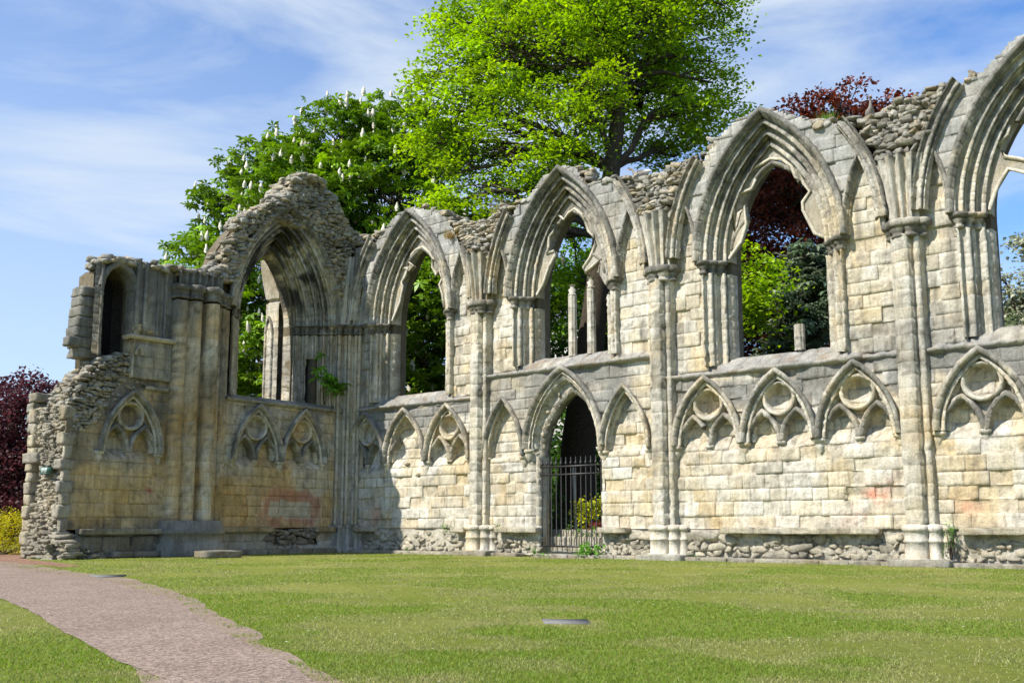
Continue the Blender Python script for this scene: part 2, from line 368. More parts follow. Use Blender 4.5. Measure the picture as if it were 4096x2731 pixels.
def jamb(mb, mp, pf, zs, seed=1, ochre=.2, off=None, sc=None, er=.016, dark=1., bl=.36, cap=True):
    """upright moulding: a plan profile [(u, d)] lofted through zs = (z0, z1) or a list of (z, outward offset)"""
    pf = np.asarray(pf, float)
    if not isinstance(zs, list):
        t, gr, sg = stations(zs[1] - zs[0], bl, seed); z = zs[0] + (zs[1] - zs[0]) * t; o = -gr * .006
    else:
        z = np.array([q[0] for q in zs]); o = np.array([q[1] for q in zs]); gr = z * 0; sg = z * 0
    rows = np.stack([offs(pf, x) for x in o]); 
    if sc is not None:
        cu = pf[:, 0].mean(); f = sc(z); rows = np.stack([np.stack([cu + (r[:, 0] - cu) * q[0], r[:, 1] * q[1]], -1) for r, q in zip(rows, f)])
    P = mp(rows[..., 0], rows[..., 1], z[:, None] * np.ones_like(rows[..., 0])).reshape(-1, 3); P = rough(P, er, seed)
    C = col_mould(P, np.repeat(sg, len(pf)), ochre, seed, dark); C[np.repeat(gr, len(pf)) > 0] *= .72
    G = P.reshape(len(z), len(pf), 3); mb.grid(G, C)
    if cap:
        q = G[-1]; n = len(q); cc = q.mean(0)
        mb.add(np.vstack([q, cc]), np.stack([np.arange(n - 1), np.arange(1, n), np.full(n - 1, n)], -1), C[-1])
def capital(name, mp, pf, zt, parent, h=.42, seed=1, flare=.13):
    mb = MB(); z0 = zt - h
    zs = [(z0 - .03, -.01), (z0, .05), (z0 + .05, .05), (z0 + .06, .01), (z0 + .14, .02), (z0 + .22, flare * .8), (z0 + .27, flare * .65), (z0 + .28, flare + .02), (z0 + .33, flare + .05), (zt - .05, flare + .06), (zt - .02, flare + .03), (zt, flare - .02), (zt + .01, -.1)]
    jamb(mb, mp, pf, zs, seed, .1, off=1, er=.03)
    def post(V, C):
        dk = sst(fbm(V, 2.2, 3, 77), .25, .5)[:, None] * .85
        n = fbm(V, 11, 2, 5)[:, None]; return V, (C * (1 - dk) + GREY * .34 * dk) * (.6 + .7 * n)
    return mk(name, mb, M['stone'], parent, post=post)

# rocks
def rock_protos(n=10):
    out = []
    g = np.linspace(-1, 1, 4); base = {}
    for ax in range(3):
        for sg in (-1, 1):
            for a in g:
                for b in g:
                    v = [0, 0, 0]; v[ax] = sg; v[(ax + 1) % 3] = a; v[(ax + 2) % 3] = b; base.setdefault(tuple(round(x, 4) for x in v), len(base))
    V = np.array(list(base)); F = []
    for ax in range(3):
        for sg in (-1, 1):
            for i in range(3):
                for j in range(3):
                    q = []
                    for a, b in ((i, j), (i + 1, j), (i + 1, j + 1), (i, j + 1)):
                        v = [0, 0, 0]; v[ax] = sg; v[(ax + 1) % 3] = g[a]; v[(ax + 2) % 3] = g[b]; q.append(base[tuple(round(x, 4) for x in v)])
                    F.append(q if sg > 0 else q[::-1])
    F = np.array(F); nrm = V / np.linalg.norm(V, axis=1)[:, None]
    for k in range(n):
        P = V * 1.0 + nrm * .05
        P = P * (1 + .5 * (fbm(V + k * 9.1, .7, 2, k) - .5)[:, None]) + (np.stack([fbm(V + k * 5, 1.0, 1, 60 + k + q) for q in range(3)], -1) - .5) * .45
        g_ = np.random.default_rng(k); P = P * .55
        for q in range(10):
            n_ = np.sign(g_.normal(size=3)) * g_.uniform(.05, 1, 3); n_ /= np.linalg.norm(n_); P = P - n_ * np.maximum(0, P @ n_ - g_.uniform(.44, .74))[:, None]
        out.append(P * .95)
    return out, F
RP, RF = rock_protos()
def blk(n=6):
    g = np.linspace(-1, 1, n + 1); ix = {}; F = []
    def vid(v): return ix.setdefault(tuple(np.round(v, 4)), len(ix))
    for ax in range(3):
        for sg in (-1, 1):
            for i in range(n):
                for j in range(n):
                    q = []
                    for a, b in ((i, j), (i + 1, j), (i + 1, j + 1), (i, j + 1)):
                        v = [0, 0, 0]; v[ax] = sg; v[(ax + 1) % 3] = g[a]; v[(ax + 2) % 3] = g[b]; q.append(vid(v))
                    F.append(q if sg > 0 else q[::-1])
    return np.array(list(ix)), np.array(F)
BLK = blk()
def rocks(mb, pos, size, yaw=0., seed=1, col=None, tilt=.12):
    """pos (n,3), size (n,3) full extents; one closed stone at each place"""
    g = np.random.default_rng(seed); pos = np.asarray(pos, float); size = np.asarray(size, float); n = len(pos)
    if not n: return
    k = g.integers(0, len(RP), n); V = np.stack(RP)[k] * g.choice([-1, 1], (n, 1, 3)) * size[:, None, :]
    a = yaw + g.normal(0, .25, n); ca, sa = np.cos(a), np.sin(a)
    V = np.stack([V[..., 0] * ca[:, None] - V[..., 1] * sa[:, None], V[..., 0] * sa[:, None] + V[..., 1] * ca[:, None], V[..., 2] + V[..., 0] * g.normal(0, tilt, n)[:, None]], -1)
    P = V + pos[:, None]; F = (RF[None] + (np.arange(n) * len(RP[0]))[:, None, None]).reshape(-1, 4)
    if col is None:
        r = g.random((n, 1)); c = np.where(r < .4, GREY * 1.15, np.where(r < .75, np.array([.42, .39, .33]), np.array([.46, .40, .30]))) * g.normal(1, .14, (n, 1))
    else: c = np.array(col) * g.normal(1, .1, (n, 1))
    C = np.repeat(c, len(RP[0]), 0); P = P.reshape(-1, 3)
    dk = sst(fbm(P, 1.6, 3, 17), .52, .66)[:, None] * .45; C = C * (1 - dk) + LICH * 1.6 * dk
    mo = sst(fbm(P, 2.5, 2, 91), .68, .78)[:, None] * .35; C = C * (1 - mo) + np.array([.22, .16, .06]) * mo
    mb.add(P, F, C)
def mortar(name, mp, keep, u0, u1, z0, z1, dfun, parent, seed=1, amp=.12, col=(.40, .37, .31)):
    mb = MB(); U, Z = np.meshgrid(np.arange(u0, u1, .07), np.arange(z0, z1, .07), indexing='ij'); P0 = np.stack([U, Z, U * 0], -1).reshape(-1, 3)
    D = np.vectorize(dfun)(U, Z) + amp * 2 * (fbm(P0, 3.2, 4, seed).reshape(U.shape) - .5); P = mp(U, D, Z); cu = (U[1:, 1:] + U[:-1, :-1]) / 2; cz = (Z[1:, 1:] + Z[:-1, :-1]) / 2
    C = np.array(col) * (.75 + .5 * fbm(P.reshape(-1, 3), 4, 3, seed))[:, None]; mb.grid(P, C, keep(cu, cz)); return mk(name, mb, M['rubble'], parent)
def rubble_face(mb, mp, keep, u0, u1, z0, z1, dfun, du=.30, dz=.17, depth=.3, seed=1, yaw=0., big=1., col=None):
    g = np.random.default_rng(seed); ps = []; ss = []; z = z0
    while z < z1:
        u = u0 + g.uniform(-.2, .1); hh = dz * g.uniform(.75, 1.2)
        while u < u1:
            w = du * (.45 + 1.1 * g.random() ** 1.5) * big
            if keep(np.array([u + w / 2]), np.array([z + hh / 2]))[0]:
                ps.append((u + w / 2, dfun(u + w / 2, z) + g.uniform(-.10, .06), z + hh / 2 + g.normal(0, .02))); ss.append((w * .98, depth, hh * g.uniform(.82, 1.1)))
            u += w
        z += hh * .93
    if not ps: return
    ps = np.array(ps); ss = np.array(ss)
    rocks(mb, mp(ps[:, 0], ps[:, 1], ps[:, 2]), ss, yaw, seed + 1, col)

def slab_poly(name, outline, holes, mp, d0, d1, mat, parent=None):
    """a wall body with real openings: 2D outline and holes extruded from depth d1 to d0"""
    cu = bpy.data.curves.new(name, 'CURVE'); cu.dimensions = '2D'; cu.fill_mode = 'BOTH'; cu.extrude = (d0 - d1) / 2
    for pts in [outline] + holes:
        sp = cu.splines.new('POLY'); sp.points.add(len(pts) - 1); sp.use_cyclic_u = True
        for i, (a, b) in enumerate(pts): sp.points[i].co = (a, b, 0, 1)
    o = bpy.data.objects.new(name, cu); COL.objects.link(o); dg = bpy.context.evaluated_depsgraph_get(); dg.update()
    me = bpy.data.meshes.new_from_object(o.evaluated_get(dg)); COL.objects.unlink(o); bpy.data.objects.remove(o)
    n = len(me.vertices); co = np.empty(n * 3, np.float32); me.vertices.foreach_get('co', co); co = co.reshape(-1, 3)
    V = mp(co[:, 0], co[:, 2] + (d0 + d1) / 2, co[:, 1]); mb = MB()
    tri = [list(p.vertices) for p in me.polygons]
    for sz in (3, 4):
        f = [t for t in tri if len(t) == sz]
        if f: mb.add(V if sz == 3 else V, np.array(f)); 
    f = [t for t in tri if len(t) > 4]
    for t in f: mb.add(V[t], np.array([[0, i, i + 1] for i in range(1, len(t) - 1)]))
    bpy.data.meshes.remove(me)
    return mk(name, mb, mat, parent)
def arch_pts(c, zs, a, h, zb, n=14):
    R = (a * a + h * h) / (2 * a); th = math.acos((R - a) / R); t = np.linspace(0, th, n)
    r = [(c + R * math.cos(x) - (R - a), zs + R * math.sin(x)) for x in t]; l = [(2 * c - u, z) for u, z in r[::-1][1:]]
    return [(c + a, zb)] + r + l + [(c - a, zb)]
def in_arch(u, z, c, zs, a, h, zb=-9):
    R = (a * a + h * h) / (2 * a); x = np.abs(u - c) + (R - a)
    return np.where(z > zs, x * x + (z - zs) ** 2 < R * R, (np.abs(u - c) < a) & (z > zb))

def tube(mb, path, rad, n=7, col=None, caps=True):
    path = np.asarray(path, float); rad = np.broadcast_to(np.asarray(rad, float), (len(path),)); t = np.gradient(path, axis=0); t /= np.linalg.norm(t, axis=1)[:, None] + 1e-9
    ref = np.array([0, 0, 1.]) if abs(t[:, 2]).mean() < .8 else np.array([1., 0, 0])
    x = np.cross(t, ref); x /= np.linalg.norm(x, axis=1)[:, None] + 1e-9; y = np.cross(t, x)
    a = np.linspace(0, 2 * np.pi, n, endpoint=False)
    P = path[:, None] + rad[:, None, None] * (np.cos(a)[None, :, None] * x[:, None] + np.sin(a)[None, :, None] * y[:, None])
    k = len(path); i = np.arange(k * n).reshape(k, n); j = np.roll(i, -1, 1)
    F = np.stack([i[:-1], j[:-1], j[1:], i[1:]], -1).reshape(-1, 4); Fs = [F]
    V = P.reshape(-1, 3)
    if caps:
        V = np.vstack([V, path[0], path[-1]]); Fs.append(np.array([[i[0, q], (i[0, (q + 1) % n]), k * n] for q in range(n)] + [[i[-1, q], i[-1, (q + 1) % n], k * n + 1] for q in range(n)]))
    mb.add(V, Fs, col)
def box(mb, a, b, col=None):
    a = np.array(a, float); b = np.array(b, float)
    V = np.array([[x, y, z] for x in (a[0], b[0]) for y in (a[1], b[1]) for z in (a[2], b[2])])
    mb.add(V, np.array([[0, 1, 3, 2], [4, 6, 7, 5], [0, 4, 5, 1], [2, 3, 7, 6], [0, 2, 6, 4], [1, 5, 7, 3]]), col)
LV0 = None
def lump(mb, c, s, seed, col, n=3):
    """a squared block with worn, irregular edges"""
    g = np.random.default_rng(abs(seed)); V, F = BLK; s = np.array(s, float); k = max(s.min() * .12, .02)
    P = V * s / 2; q = P / (s / 2); e = (np.abs(q) > .99).sum(1); P = P * (1 - (e[:, None] >= 2) * (k / s) * 1.0)
    P = P + (np.stack([fbm(P + seed * 3.7, 2.6 / max(s.max(), .3), 3, seed % 97 + a) for a in range(3)], -1) - .5) * s * .16 + (np.stack([fbm(P + seed, 8, 2, a) for a in range(3)], -1) - .5) * .035
    a = g.normal(0, .04); R3 = np.array([[math.cos(a), -math.sin(a), 0], [math.sin(a), math.cos(a), 0], [0, 0, 1]]); P = P @ R3.T + np.array(c)
    C = np.tile(np.array(col) * g.normal(1, .1), (len(P), 1)); mb.add(P, F, stain(P, C, .6))

# ================================================================ NAVE WALL (north), sunlit
nave = thing('ruined_wall', (14, 0, 0), 'long sunlit ruined abbey wall of pale limestone with four tall broken pointed windows and a gated doorway', 'ruined wall')
BAYS = [(3.75, 3.85, 0.0, 7.65, 5.95), (11.5, 11.65, 7.65, 15.6, 6.68), (19.4, 19.55, 15.6, 23.55, 5.87), (27.2, 27.4, 23.55, 31.2, 5.87)]   # window centre, bay centre, from, to, string height
PIERS = [7.65, 15.6, 23.55]; ZS = 9.5; SH = 4.55
TOP = np.array([(-1, 13.5), (0, 13.5), (1.2, 13.3), (2.2, 13.5), (3.1, 14.1), (4.0, 14.15), (5.0, 13.75), (5.8, 13.35), (6.3, 12.9), (7.0, 12.8), (8.1, 12.65), (8.7, 13.0), (9.9, 13.1), (10.7, 13.9), (11.6, 14.1), (12.2, 13.9), (12.6, 13.2), (13.9, 13.05), (15.1, 12.7), (15.9, 12.75), (16.9, 13.0), (17.8, 13.5), (18.5, 13.95), (19.4, 14.1), (20.4, 13.6), (21.2, 13.1), (22.5, 12.85), (23.1, 12.8), (23.7, 13.05), (24.5, 13.15), (25.3, 13.15), (25.9, 13.4), (26.6, 14.0), (27.2, 14.25), (28.2, 13.6), (31.2, 12.9)])
topz = lambda u: np.interp(u, TOP[:, 0], TOP[:, 1])
DC, DA, DZ, DH = 11.72, 1.33, 3.5, 2.25           # doorway opening
out = [(-2, 0), (31.2, 0)] + [(a, b - .12) for a, b in TOP[::-1]] + [(-2, 13.3)]
door_hole = arch_pts(DC, DZ, DA, DH, .02)
slab_poly('wall_core', out, [arch_pts(b[0], ZS, 2.38, 4.4, b[4] - .1) for b in BAYS] + [door_hole], mN, -.47, -.55, M['core'], nave)
slab_poly('wall_core', out, [arch_pts(b[0], ZS, 1.6, 3.42, b[4] + .15) for b in BAYS] + [arch_pts(11.3, 3.6, 2.3, 2.7, .02)], mN, -.553, -1.25, M['core'], nave)

WIN = prof([(2.5, .12), (2.52, .38), (2.45, .45), (2.37, .42), (2.33, .26)], orders((2.30, .26), (1.64, -.44), 3, .075), [(1.56, -.48), (1.55, -.85), (1.85, -1.27)])
JAMB = prof([(2.32, -.02), (2.3, .18)], orders((2.26, .2), (1.64, -.44), 2, .085), [(1.57, -.5), (1.55, -.85), (1.85, -1.27)])
CAPP = prof([(2.34, .0), (2.3, .2)], flute((2.26, .2), (1.7, -.42), 3, .04))
LAN = prof([(.66, .2), (.64, .31), (.58, .33), (.54, .22), (.52, .2), (.50, .10), (.46, .10), (.44, .02), (.44, -.06)])
RIB = prof([(0, .1), (.0, .52)], orders((-.02, .50), (-.34, .36), 1, .085), [(-.38, .2)])
def side(pf, c, s): q = np.array(pf); q = q.copy(); q[:, 0] = c + s * q[:, 0]; return q
kribs = [((0.03, .57), (.03, .37)), ((.03, .5), (.03, .53)), ((.03, .53), (.03, .53)), ((.03, .58), None)]
BL = [3.6 + 0 * i for i in range(3)]
BLIND = {0: [(1.28, 1.15), (3.6, 1.17), (5.95, 1.17)], 1: [], 2: [(17.15, 1.19), (19.53, 1.19), (21.92, 1.19)], 3: [(25.25, 1.22), (27.7, 1.22)]}
ZB = 3.6; HB = 2.18
BH = prof([(1.0, .10), (1.04, .31), (.95, .34), (.90, .24), (.89, .12)], flute((.88, .16), (.74, -.02), 1, .05, 10), [(.72, -.24)])   # scaled by each arch's half span
def blind_arch(parent, mp, c, a, zs=ZB, h=HB, seed=1, ring=True, broken=0, d0=0.):
    mb = MB(); pf = BH.copy(); pf[:, 0] = a * (1 - (1 - pf[:, 0]) * .95); pf[:, 1] += d0
    arch(mb, mp, c, zs, a * 1.02, h * 1.0, pf, seed=seed, er=.024)
    o = mk('blind_arch', mb, M['stone'], parent)
    if ring:
        g = np.random.default_rng(seed); sa = a * .455
        for s in (-1, 1):
            m_ = MB(); q = prof([(sa * 1.05, -.2), (sa * 1.05, .05), (sa * .93, .14), (sa * .78, .03), (sa * .74, -.42)]); q[:, 1] += d0
            k = ((0, 1), (0, 1))
            if broken == 1 and s == -1: k = ((0, 1), (.55, 1))
            if broken == 2: k = ((0, 1), None) if s < 0 else (None, (0, 1))
            arch(m_, mp, c + s * a * .455, zs, sa * 1.03, h * .45, q, k, seed=seed + s, er=.03, bl=.3); mk('cusped_light', m_, M['stone'], o)
        if broken != 2:
            m_ = MB(); th = np.linspace(0, 2 * np.pi, 40); pr = prof([(.53, -.2), (.53, .05), (.475, .13), (.42, .06), (.40, .0), (.38, -.3)]) * [a / 1.19, 1]; pr[:, 1] += d0
            T, K = np.meshgrid(th, np.arange(len(pr)), indexing='ij'); r = pr[K, 0]
            P = rough(mp(c + r * np.cos(T), pr[K, 1], zs + h * .585 + r * np.sin(T)).reshape(-1, 3), .02, seed)
            m_.grid(P.reshape(len(th), len(pr), 3), col_mould(P, (T.ravel() * 1.2).astype(int), .2, seed)); mk('roundel', m_, M['stone'], o)
    return o
def corbel(parent, mp, u, z, d=.06, w=.17, seed=1):
    mb = MB(); t = np.linspace(0, np.pi, 9); pf = np.stack([u + w * np.cos(t), d + w * .9 * np.sin(t)], -1)
    jamb(mb, mp, pf, [(z - .42, -.14), (z - .3, -.07), (z - .2, -.03), (z - .12, -.05), (z - .10, .02), (z - .03, .03), (z, 0)], seed, er=.03)
    return mk('corbel', mb, M['stone'], parent)
def bury(u, z):                                      # recesses of the blind arcade
    d = np.full_like(u, .10)
    for b in BLIND.values():
        for c, a in b:
            fade = sst(z, ZB - .45, ZB + .3)
            i = in_arch(u, z, c, ZB, a * .80, HB * .86, ZB - .5); d = np.where(i, d - .26 * fade, d)
            for s in (-1, 1): d = np.where(in_arch(u, z, c + s * a * .455, ZB, a * .39, HB * .40, ZB - .5), .10 - (.42 + .0 * u) * fade * (1 - .35 * sst(np.abs(u - c - s * a * .455), 0, .4)), d)
            rr = ((u - c) ** 2 + (z - ZB - HB * .585) ** 2) / (.42 * a / 1.19) ** 2; d = np.where(rr < 1, -.34 + .16 * rr, d)
    for c, a in ((8.8, .74), (14.1, .80)): d = np.where(in_arch(u, z, c, 3.6, a, 1.95, 3.55), -.12, d)
    d = np.where(in_arch(u, z, 11.5, 3.85, 1.42, 2.35, 0), -.16, d)
    # robbed and weathered hollows
    P = np.stack([u, z, u * 0], -1); d = d - .07 * sst(fbm(P, 1.3, 3, 61), .6, .68) * (z > 2.6) * (z < 4.0)
    for (a, b, w, h_, q) in ((21.75, 1.82, .62, .42, .10), (4.35, 3.02, .16, .16, .3), (3.0, 3.05, .13, .16, .25), (20.2, 2.45, .5, .05, .05), (16.9, 3.15, .5, .3, .07), (18.4, 3.0, .35, .25, .05)):
        d = d - q * ((np.abs(u - a) < w / 2) & (np.abs(z - b) < h_ / 2))
    return d
def pinkN(P, C):
    n = fbm(P, 2.5, 3, 88)
    k = np.exp(-((P[:, 0] - 22.1) / .55) ** 2 - ((P[:, 2] - 1.75 - .5 * (P[:, 0] - 22.0)) / .30) ** 2) + .6 * np.exp(-((P[:, 0] - 24.7) / .35) ** 2 - ((P[:, 2] - 1.55) / .2) ** 2) + .45 * np.exp(-((P[:, 0] - 1.9) / .35) ** 2 - ((P[:, 2] - 1.5) / .4) ** 2)
    C = mix(C, np.array([.62, .27, .18]), np.clip(k * 1.2, 0, 1) * sst(n, .34, .6) * .9)
    # dark grey skin on the spandrels between and above the blind arches
    k = sst(P[:, 2], 4.3, 5.0) * sst(fbm(P, 1.2, 3, 15), .30, .46) * .9
    for b in BLIND.values():
        for c, a in b: k = k * (1 - in_arch(P[:, 0], P[:, 2], c, ZB, a * .9, HB, 0))
    k = k * (1 - .8 * in_arch(P[:, 0], P[:, 2], 11.5, 3.8, 1.6, 2.7, 0))
    k = k * (1 - np.clip(np.exp(-((P[:, 0] - 8.6) / 1.) ** 2) + np.exp(-((P[:, 0] - 14.9) / .8) ** 2), 0, 1) * .85)
    return mix(C, np.array([.205, .207, .20]), k)
for i, (c, bc, u0, u1, zt) in enumerate(BAYS):
    # lower ashlar
    kp = (lambda u, z: ~in_arch(u, z, DC, DZ, DA + .03, DH + .05, -1)) if i == 1 else None
    mb = MB(); P, F, C = ashlar(u0 + .05, u1 - .05, .98, zt - .05, mN, kp, bury, seed=20 + i, rough=.02, colfun=pinkN, ochre=(.12, .20, .28, .3)[i], er=.2); mb.add(P, F, C); mk('ashlar_facing', mb, M['stone'], nave)
    # window zone panels
    def kp(u, z, c=c): return ((z < ZS) & (np.abs(u - c) > 2.2)) | in_arch(u, z, c - 2.98, ZS, .5, 2.3) | in_arch(u, z, c + 2.98, ZS, .5, 2.3)
    mb = MB(); P, F, C = ashlar(u0 + .1, u1 - .1, zt + .1, 12.0, mN, kp, seed=40 + i, ochre=.34, hc=(.34, .46)); mb.add(P, F, C); mk('ashlar_facing', mb, M['stone'], nave)
    def kp(u, z, c=c, bc=bc, i=i):
        k = ~in_arch(u, z, c, ZS, 2.4, 4.4) & in_arch(u, z, bc, ZS, 3.3, 5.25) & (z < topz(u) - .05)
        for s in (-1, 1): k &= ~in_arch(u, z, c + s * 2.98, ZS, .53, 2.35)
        return k
    mb = MB(); P, F, C = ashlar(u0 + .1, u1 - .1, ZS, 14.2, mN, kp, lambda u, z: .22 + 0 * u, seed=60 + i, ochre=.05, hc=(.38, .5), wb=(.5, 1.0)); mb.add(P, F, mix(C, np.array([.36, .37, .37]), .35 + .4 * sst(fbm(P, .9, 3, 5), .4, .6))); mk('spandrel', mb, M['stone'], nave)
    # window: archivolt, jambs, capitals
    mb = MB(); arch(mb, mN, c, ZS, 2.5, SH, WIN, seed=80 + i, er=.02); w = mk('window_arch', mb, M['stone'], nave)
    for s in (-1, 1):
        mb = MB(); jamb(mb, mN, side(JAMB, c, s), (zt + .22, 9.1), seed=90 + i * 3 + s, er=.03, cap=False); j = mk('window_jamb', mb, M['stone'], nave)
        capital('capital', mN, side(CAPP, c, s), 9.52, j, seed=i + 2 + s)
        mb = MB(); arch(mb, mN, c + s * 2.98, ZS - .02, .66, 2.52, LAN, seed=100 + i * 3 + s, er=.014); mk('blind_lancet', mb, M['stone'], nave)
    mb = MB(); R_ = 3.58; arch(mb, mN, bc, ZS + .05, R_, 5.5, RIB + [R_, 0], kribs[i], seed=130 + i, er=.02); mk('wall_rib', mb, M['stone'], nave)
    # string course and sloping sill
    mb = MB(); pf = [(.08, -.16), (.26, -.12), (.33, -.06), (.33, 0), (.10, .05), (-.05, .20), (-.32, .36), (-.34, .40), (-.6, .5), (-.9, .54), (-1.3, .50)]
    t, gr, sg = stations(u1 - u0 - .3, .62, 150 + i); uu = u0 + .15 + (u1 - u0 - .3) * t
    D = np.array([q[0] for q in pf])[None] - gr[:, None] * .02; Z = zt + np.array([q[1] for q in pf])[None] - gr[:, None] * .02
    brk = sst(fbm(np.stack([uu, uu * 0, uu * 0], -1), 1.1, 2, 3 + i), .5, .62)[:, None] * .12; D = D - brk * (np.arange(len(pf)) < 5)
    P = rough(mN(uu[:, None] + 0 * D, D, Z).reshape(-1, 3), .035, 7 + i); C = col_mould(P, np.repeat(sg, len(pf)), .05, 5 + i)
    n_ = fbm(P, 2.2, 4, 44); C = mix(C, np.array([.27, .27, .265]), .5 + .4 * sst(n_, .35, .6)); C = mix(C, np.array([.24, .16, .09]), .5 * sst(fbm(P, 3.1, 3, 99), .60, .70)); mb.grid(P.reshape(len(uu), len(pf), 3), C); mk('sill', mb, M['stone'], nave)
# blind arcade
for i, b in BLIND.items():
    for k, (c, a) in enumerate(b):
        o = blind_arch(nave, mN, c, a, seed=200 + i * 7 + k * 3, broken={(0, 1): 2, (2, 0): 1}.get((i, k), 0), d0=.02)
        corbel(o, mN, c - a * .97, ZB, seed=k); corbel(o, mN, c, ZB, .0, .12, seed=k + 3)
        if k == len(b) - 1: corbel(o, mN, c + a * .97, ZB, seed=k + 5)
for k, (c, a) in enumerate(((8.8, .95), (14.1, .98))):
    o = blind_arch(nave, mN, c, a, ZB, 2.2, 230 + k, ring=False, d0=.03)
    corbel(o, mN, c - a * .93, ZB, seed=k); corbel(o, mN, c + a * .93, ZB, seed=k + 3)
# doorway
DOOR = prof([(1.75, .08), (1.77, .30), (1.68, .36), (1.6, .28), (1.57, .18)], flute((1.55, .18), (1.38, .02), 2, .04), [(1.34, -.2)])
mb = MB(); arch(mb, mN, 11.5, 3.8, 1.75, 2.9, DOOR, seed=240, er=.02); dr = mk('door_arch', mb, M['stone'], nave)
corbel(dr, mN, 9.95, 3.8, .1, .2, 3); corbel(dr, mN, 13.05, 3.75, .06, .15, 4)
mb = MB()     # ragged inner order and reveals
inner = prof([(DA + .16, -.12), (DA + .02, -.14), (DA - .03, -.30), (DA, -.45), (DA + .1, -.57)])
arch(mb, mN, DC, DZ, DA, DH, inner, seed=241, er=.07, bl=.24)
for s in (-1, 1): jamb(mb, mN, side(prof([(DA + .14, .1), (DA + .03, .09), (DA + .0, -.2), (DA - .02, -.45), (DA + .1, -.57)]), DC, s), (.0, 3.55), seed=242 + s, er=.035, cap=False)
mk('door_reveal', mb, M['stone'], nave)
mb = MB(); g = np.random.default_rng(5); R_ = (DA ** 2 + DH ** 2) / (2 * DA)
th = g.uniform(0, .93, 120) * math.acos((R_ - DA) / R_); rr = R_ + g.uniform(.02, .3, 120); sd = np.where(g.random(120) < .72, 1, -1)
rocks(mb, mN(DC + sd * (rr * np.cos(th) - (R_ - DA)), g.uniform(-.5, -.08, 120), DZ + rr * np.sin(th)), g.uniform(.06, .15, (120, 3)), 0, 6, (.56, .50, .38)); mk('broken_masonry', mb, M['rubble'], nave)
# vaulting shafts with bases, capitals and springers
def rolls(*cs):
    out = []
    for (u, d, r, a0, a1) in cs:
        t = np.radians(np.linspace(a0, a1, 7)); out.append(np.stack([u + r * np.cos(t), d + r * np.sin(t)], -1))
    return np.concatenate(out)
for i, p in enumerate(PIERS):
    pl = prof([(p - .40, .06), (p - .39, .33), (p - .37, .36), (p - .24, .46), (p - .20, .50), (p - .0, .52), (p + .10, .50), (p + .13, .47), (p + .14, .26), (p + .2, .24)], rolls((p + .29, .24, .09, 150, -20)), [(p + .40, .08), (p + .42, .0)])
    mb = MB(); jamb(mb, mN, pl, (1.1, 9.12), seed=300 + i, er=.035, ochre=.25, cap=False, bl=.4); sh = mk('vault_shaft', mb, M['stone'], nave)
    cp = prof([(p - .45, .0)], rolls((p - .36, .14, .13, 200, 70), (p - .12, .32, .18, 170, 30), (p + .16, .3, .16, 140, 0), (p + .4, .12, .12, 110, -20)))
    capital('capital', mN, cp, 9.56, sh, .5, 310 + i, .12)
    b = MB(); zs = [(.12, .1), (.2, .1), (.22, .0), (.62, .0), (.64, .03), (.68, .03), (.70, 0), (.92, 0), (.95, .05), (1.0, .06), (1.04, .04), (1.07, .0), (1.10, -.05), (1.12, -.12)]
    jamb(b, mN, prof([(p - .52, .05)], rolls((p - .12, .34, .33, 175, 15), (p + .33, .28, .17, 150, 0), (p + .6, .12, .14, 130, -20))), zs, seed=320 + i, er=.012); 
    lump(b, (p + .05, -.55, .08), (1.6, .7, .22), 5 + i, (.30, .29, .25)); mk('shaft_base', b, M['stone'], sh)
    sp = prof(flute((p - .46, .12), (p - .2, .45), 2, .05), flute((p - .18, .46), (p + .18, .46), 2, .06), flute((p + .2, .45), (p + .46, .12), 2, .05))
    b = MB(); zz = np.linspace(9.5, 11.35, 12)
    jamb(b, mN, sp, [(z, 0) for z in zz], seed=330 + i, er=.03, sc=lambda z: [(1 + .6 * ((q - 9.5) / 1.85) ** 1.6, 1 + .55 * ((q - 9.5) / 1.85) ** 1.4) for q in z]); mk('vault_springer', b, M['stone'], sh)
    b = MB(); kp = lambda u, z, p=p: (np.abs(u - p) < .42 + .52 * (z - 11.2)) & (z < topz(u) + .05)
    rubble_face(b, mN, kp, p - 1.7, p + 1.7, 11.15, 13.2, lambda u, z: .16 + .35 * max(0, 1 - abs(z - 11.5) * 1.4) * max(0, 1 - abs(u - p)), .26, .145, .4, 340 + i)
    rubble_face(b, mN, kp, p - 1.7, p + 1.7, 11.2, 13.0, lambda u, z: .0, .30, .2, .45, 350 + i); mk('broken_vault_rubble', b, M['rubble'], nave)
# corner cluster where the two walls meet
cc = orders((.95, -.02), (.02, .85), 3, .10)
mb = MB(); jamb(mb, mN, cc, (1.1, 9.1), seed=360, er=.012, ochre=.5, cap=False); o = mk('corner_shafts', mb, M['stone'], nave)
capital('capital', mN, cc, 9.56, o, .4, 361, .07)
mb = MB(); jamb(mb, mN, prof([(1.1, .0), (1.02, .16)], flute((.95, .16), (.16, .9), 3, .08), [(.16, 1.0), (.0, 1.05)]), [(.0, .1), (.2, .1), (.24, .03), (.85, .02), (.95, .0), (1.0, .04), (1.08, .04), (1.12, -.05)], seed=362); mk('shaft_base', mb, M['stone'], o, post=lambda V, C: (V, C * .62))
mb = MB(); jamb(mb, mN, prof(flute((.95, .0), (.62, .26), 1, .06), flute((.6, .3), (.3, .6), 2, .08), flute((.26, .62), (.0, .9), 1, .06)), [(z, 0) for z in np.linspace(9.5, 12.6, 14)], seed=363, er=.02, sc=lambda z: [(1 - .10 * (q - 9.5), 1 - .14 * (q - 9.5)) for q in z]); mk('vault_springer', mb, M['stone'], o)
mb = MB(); kp = lambda u, z: z < 13.3
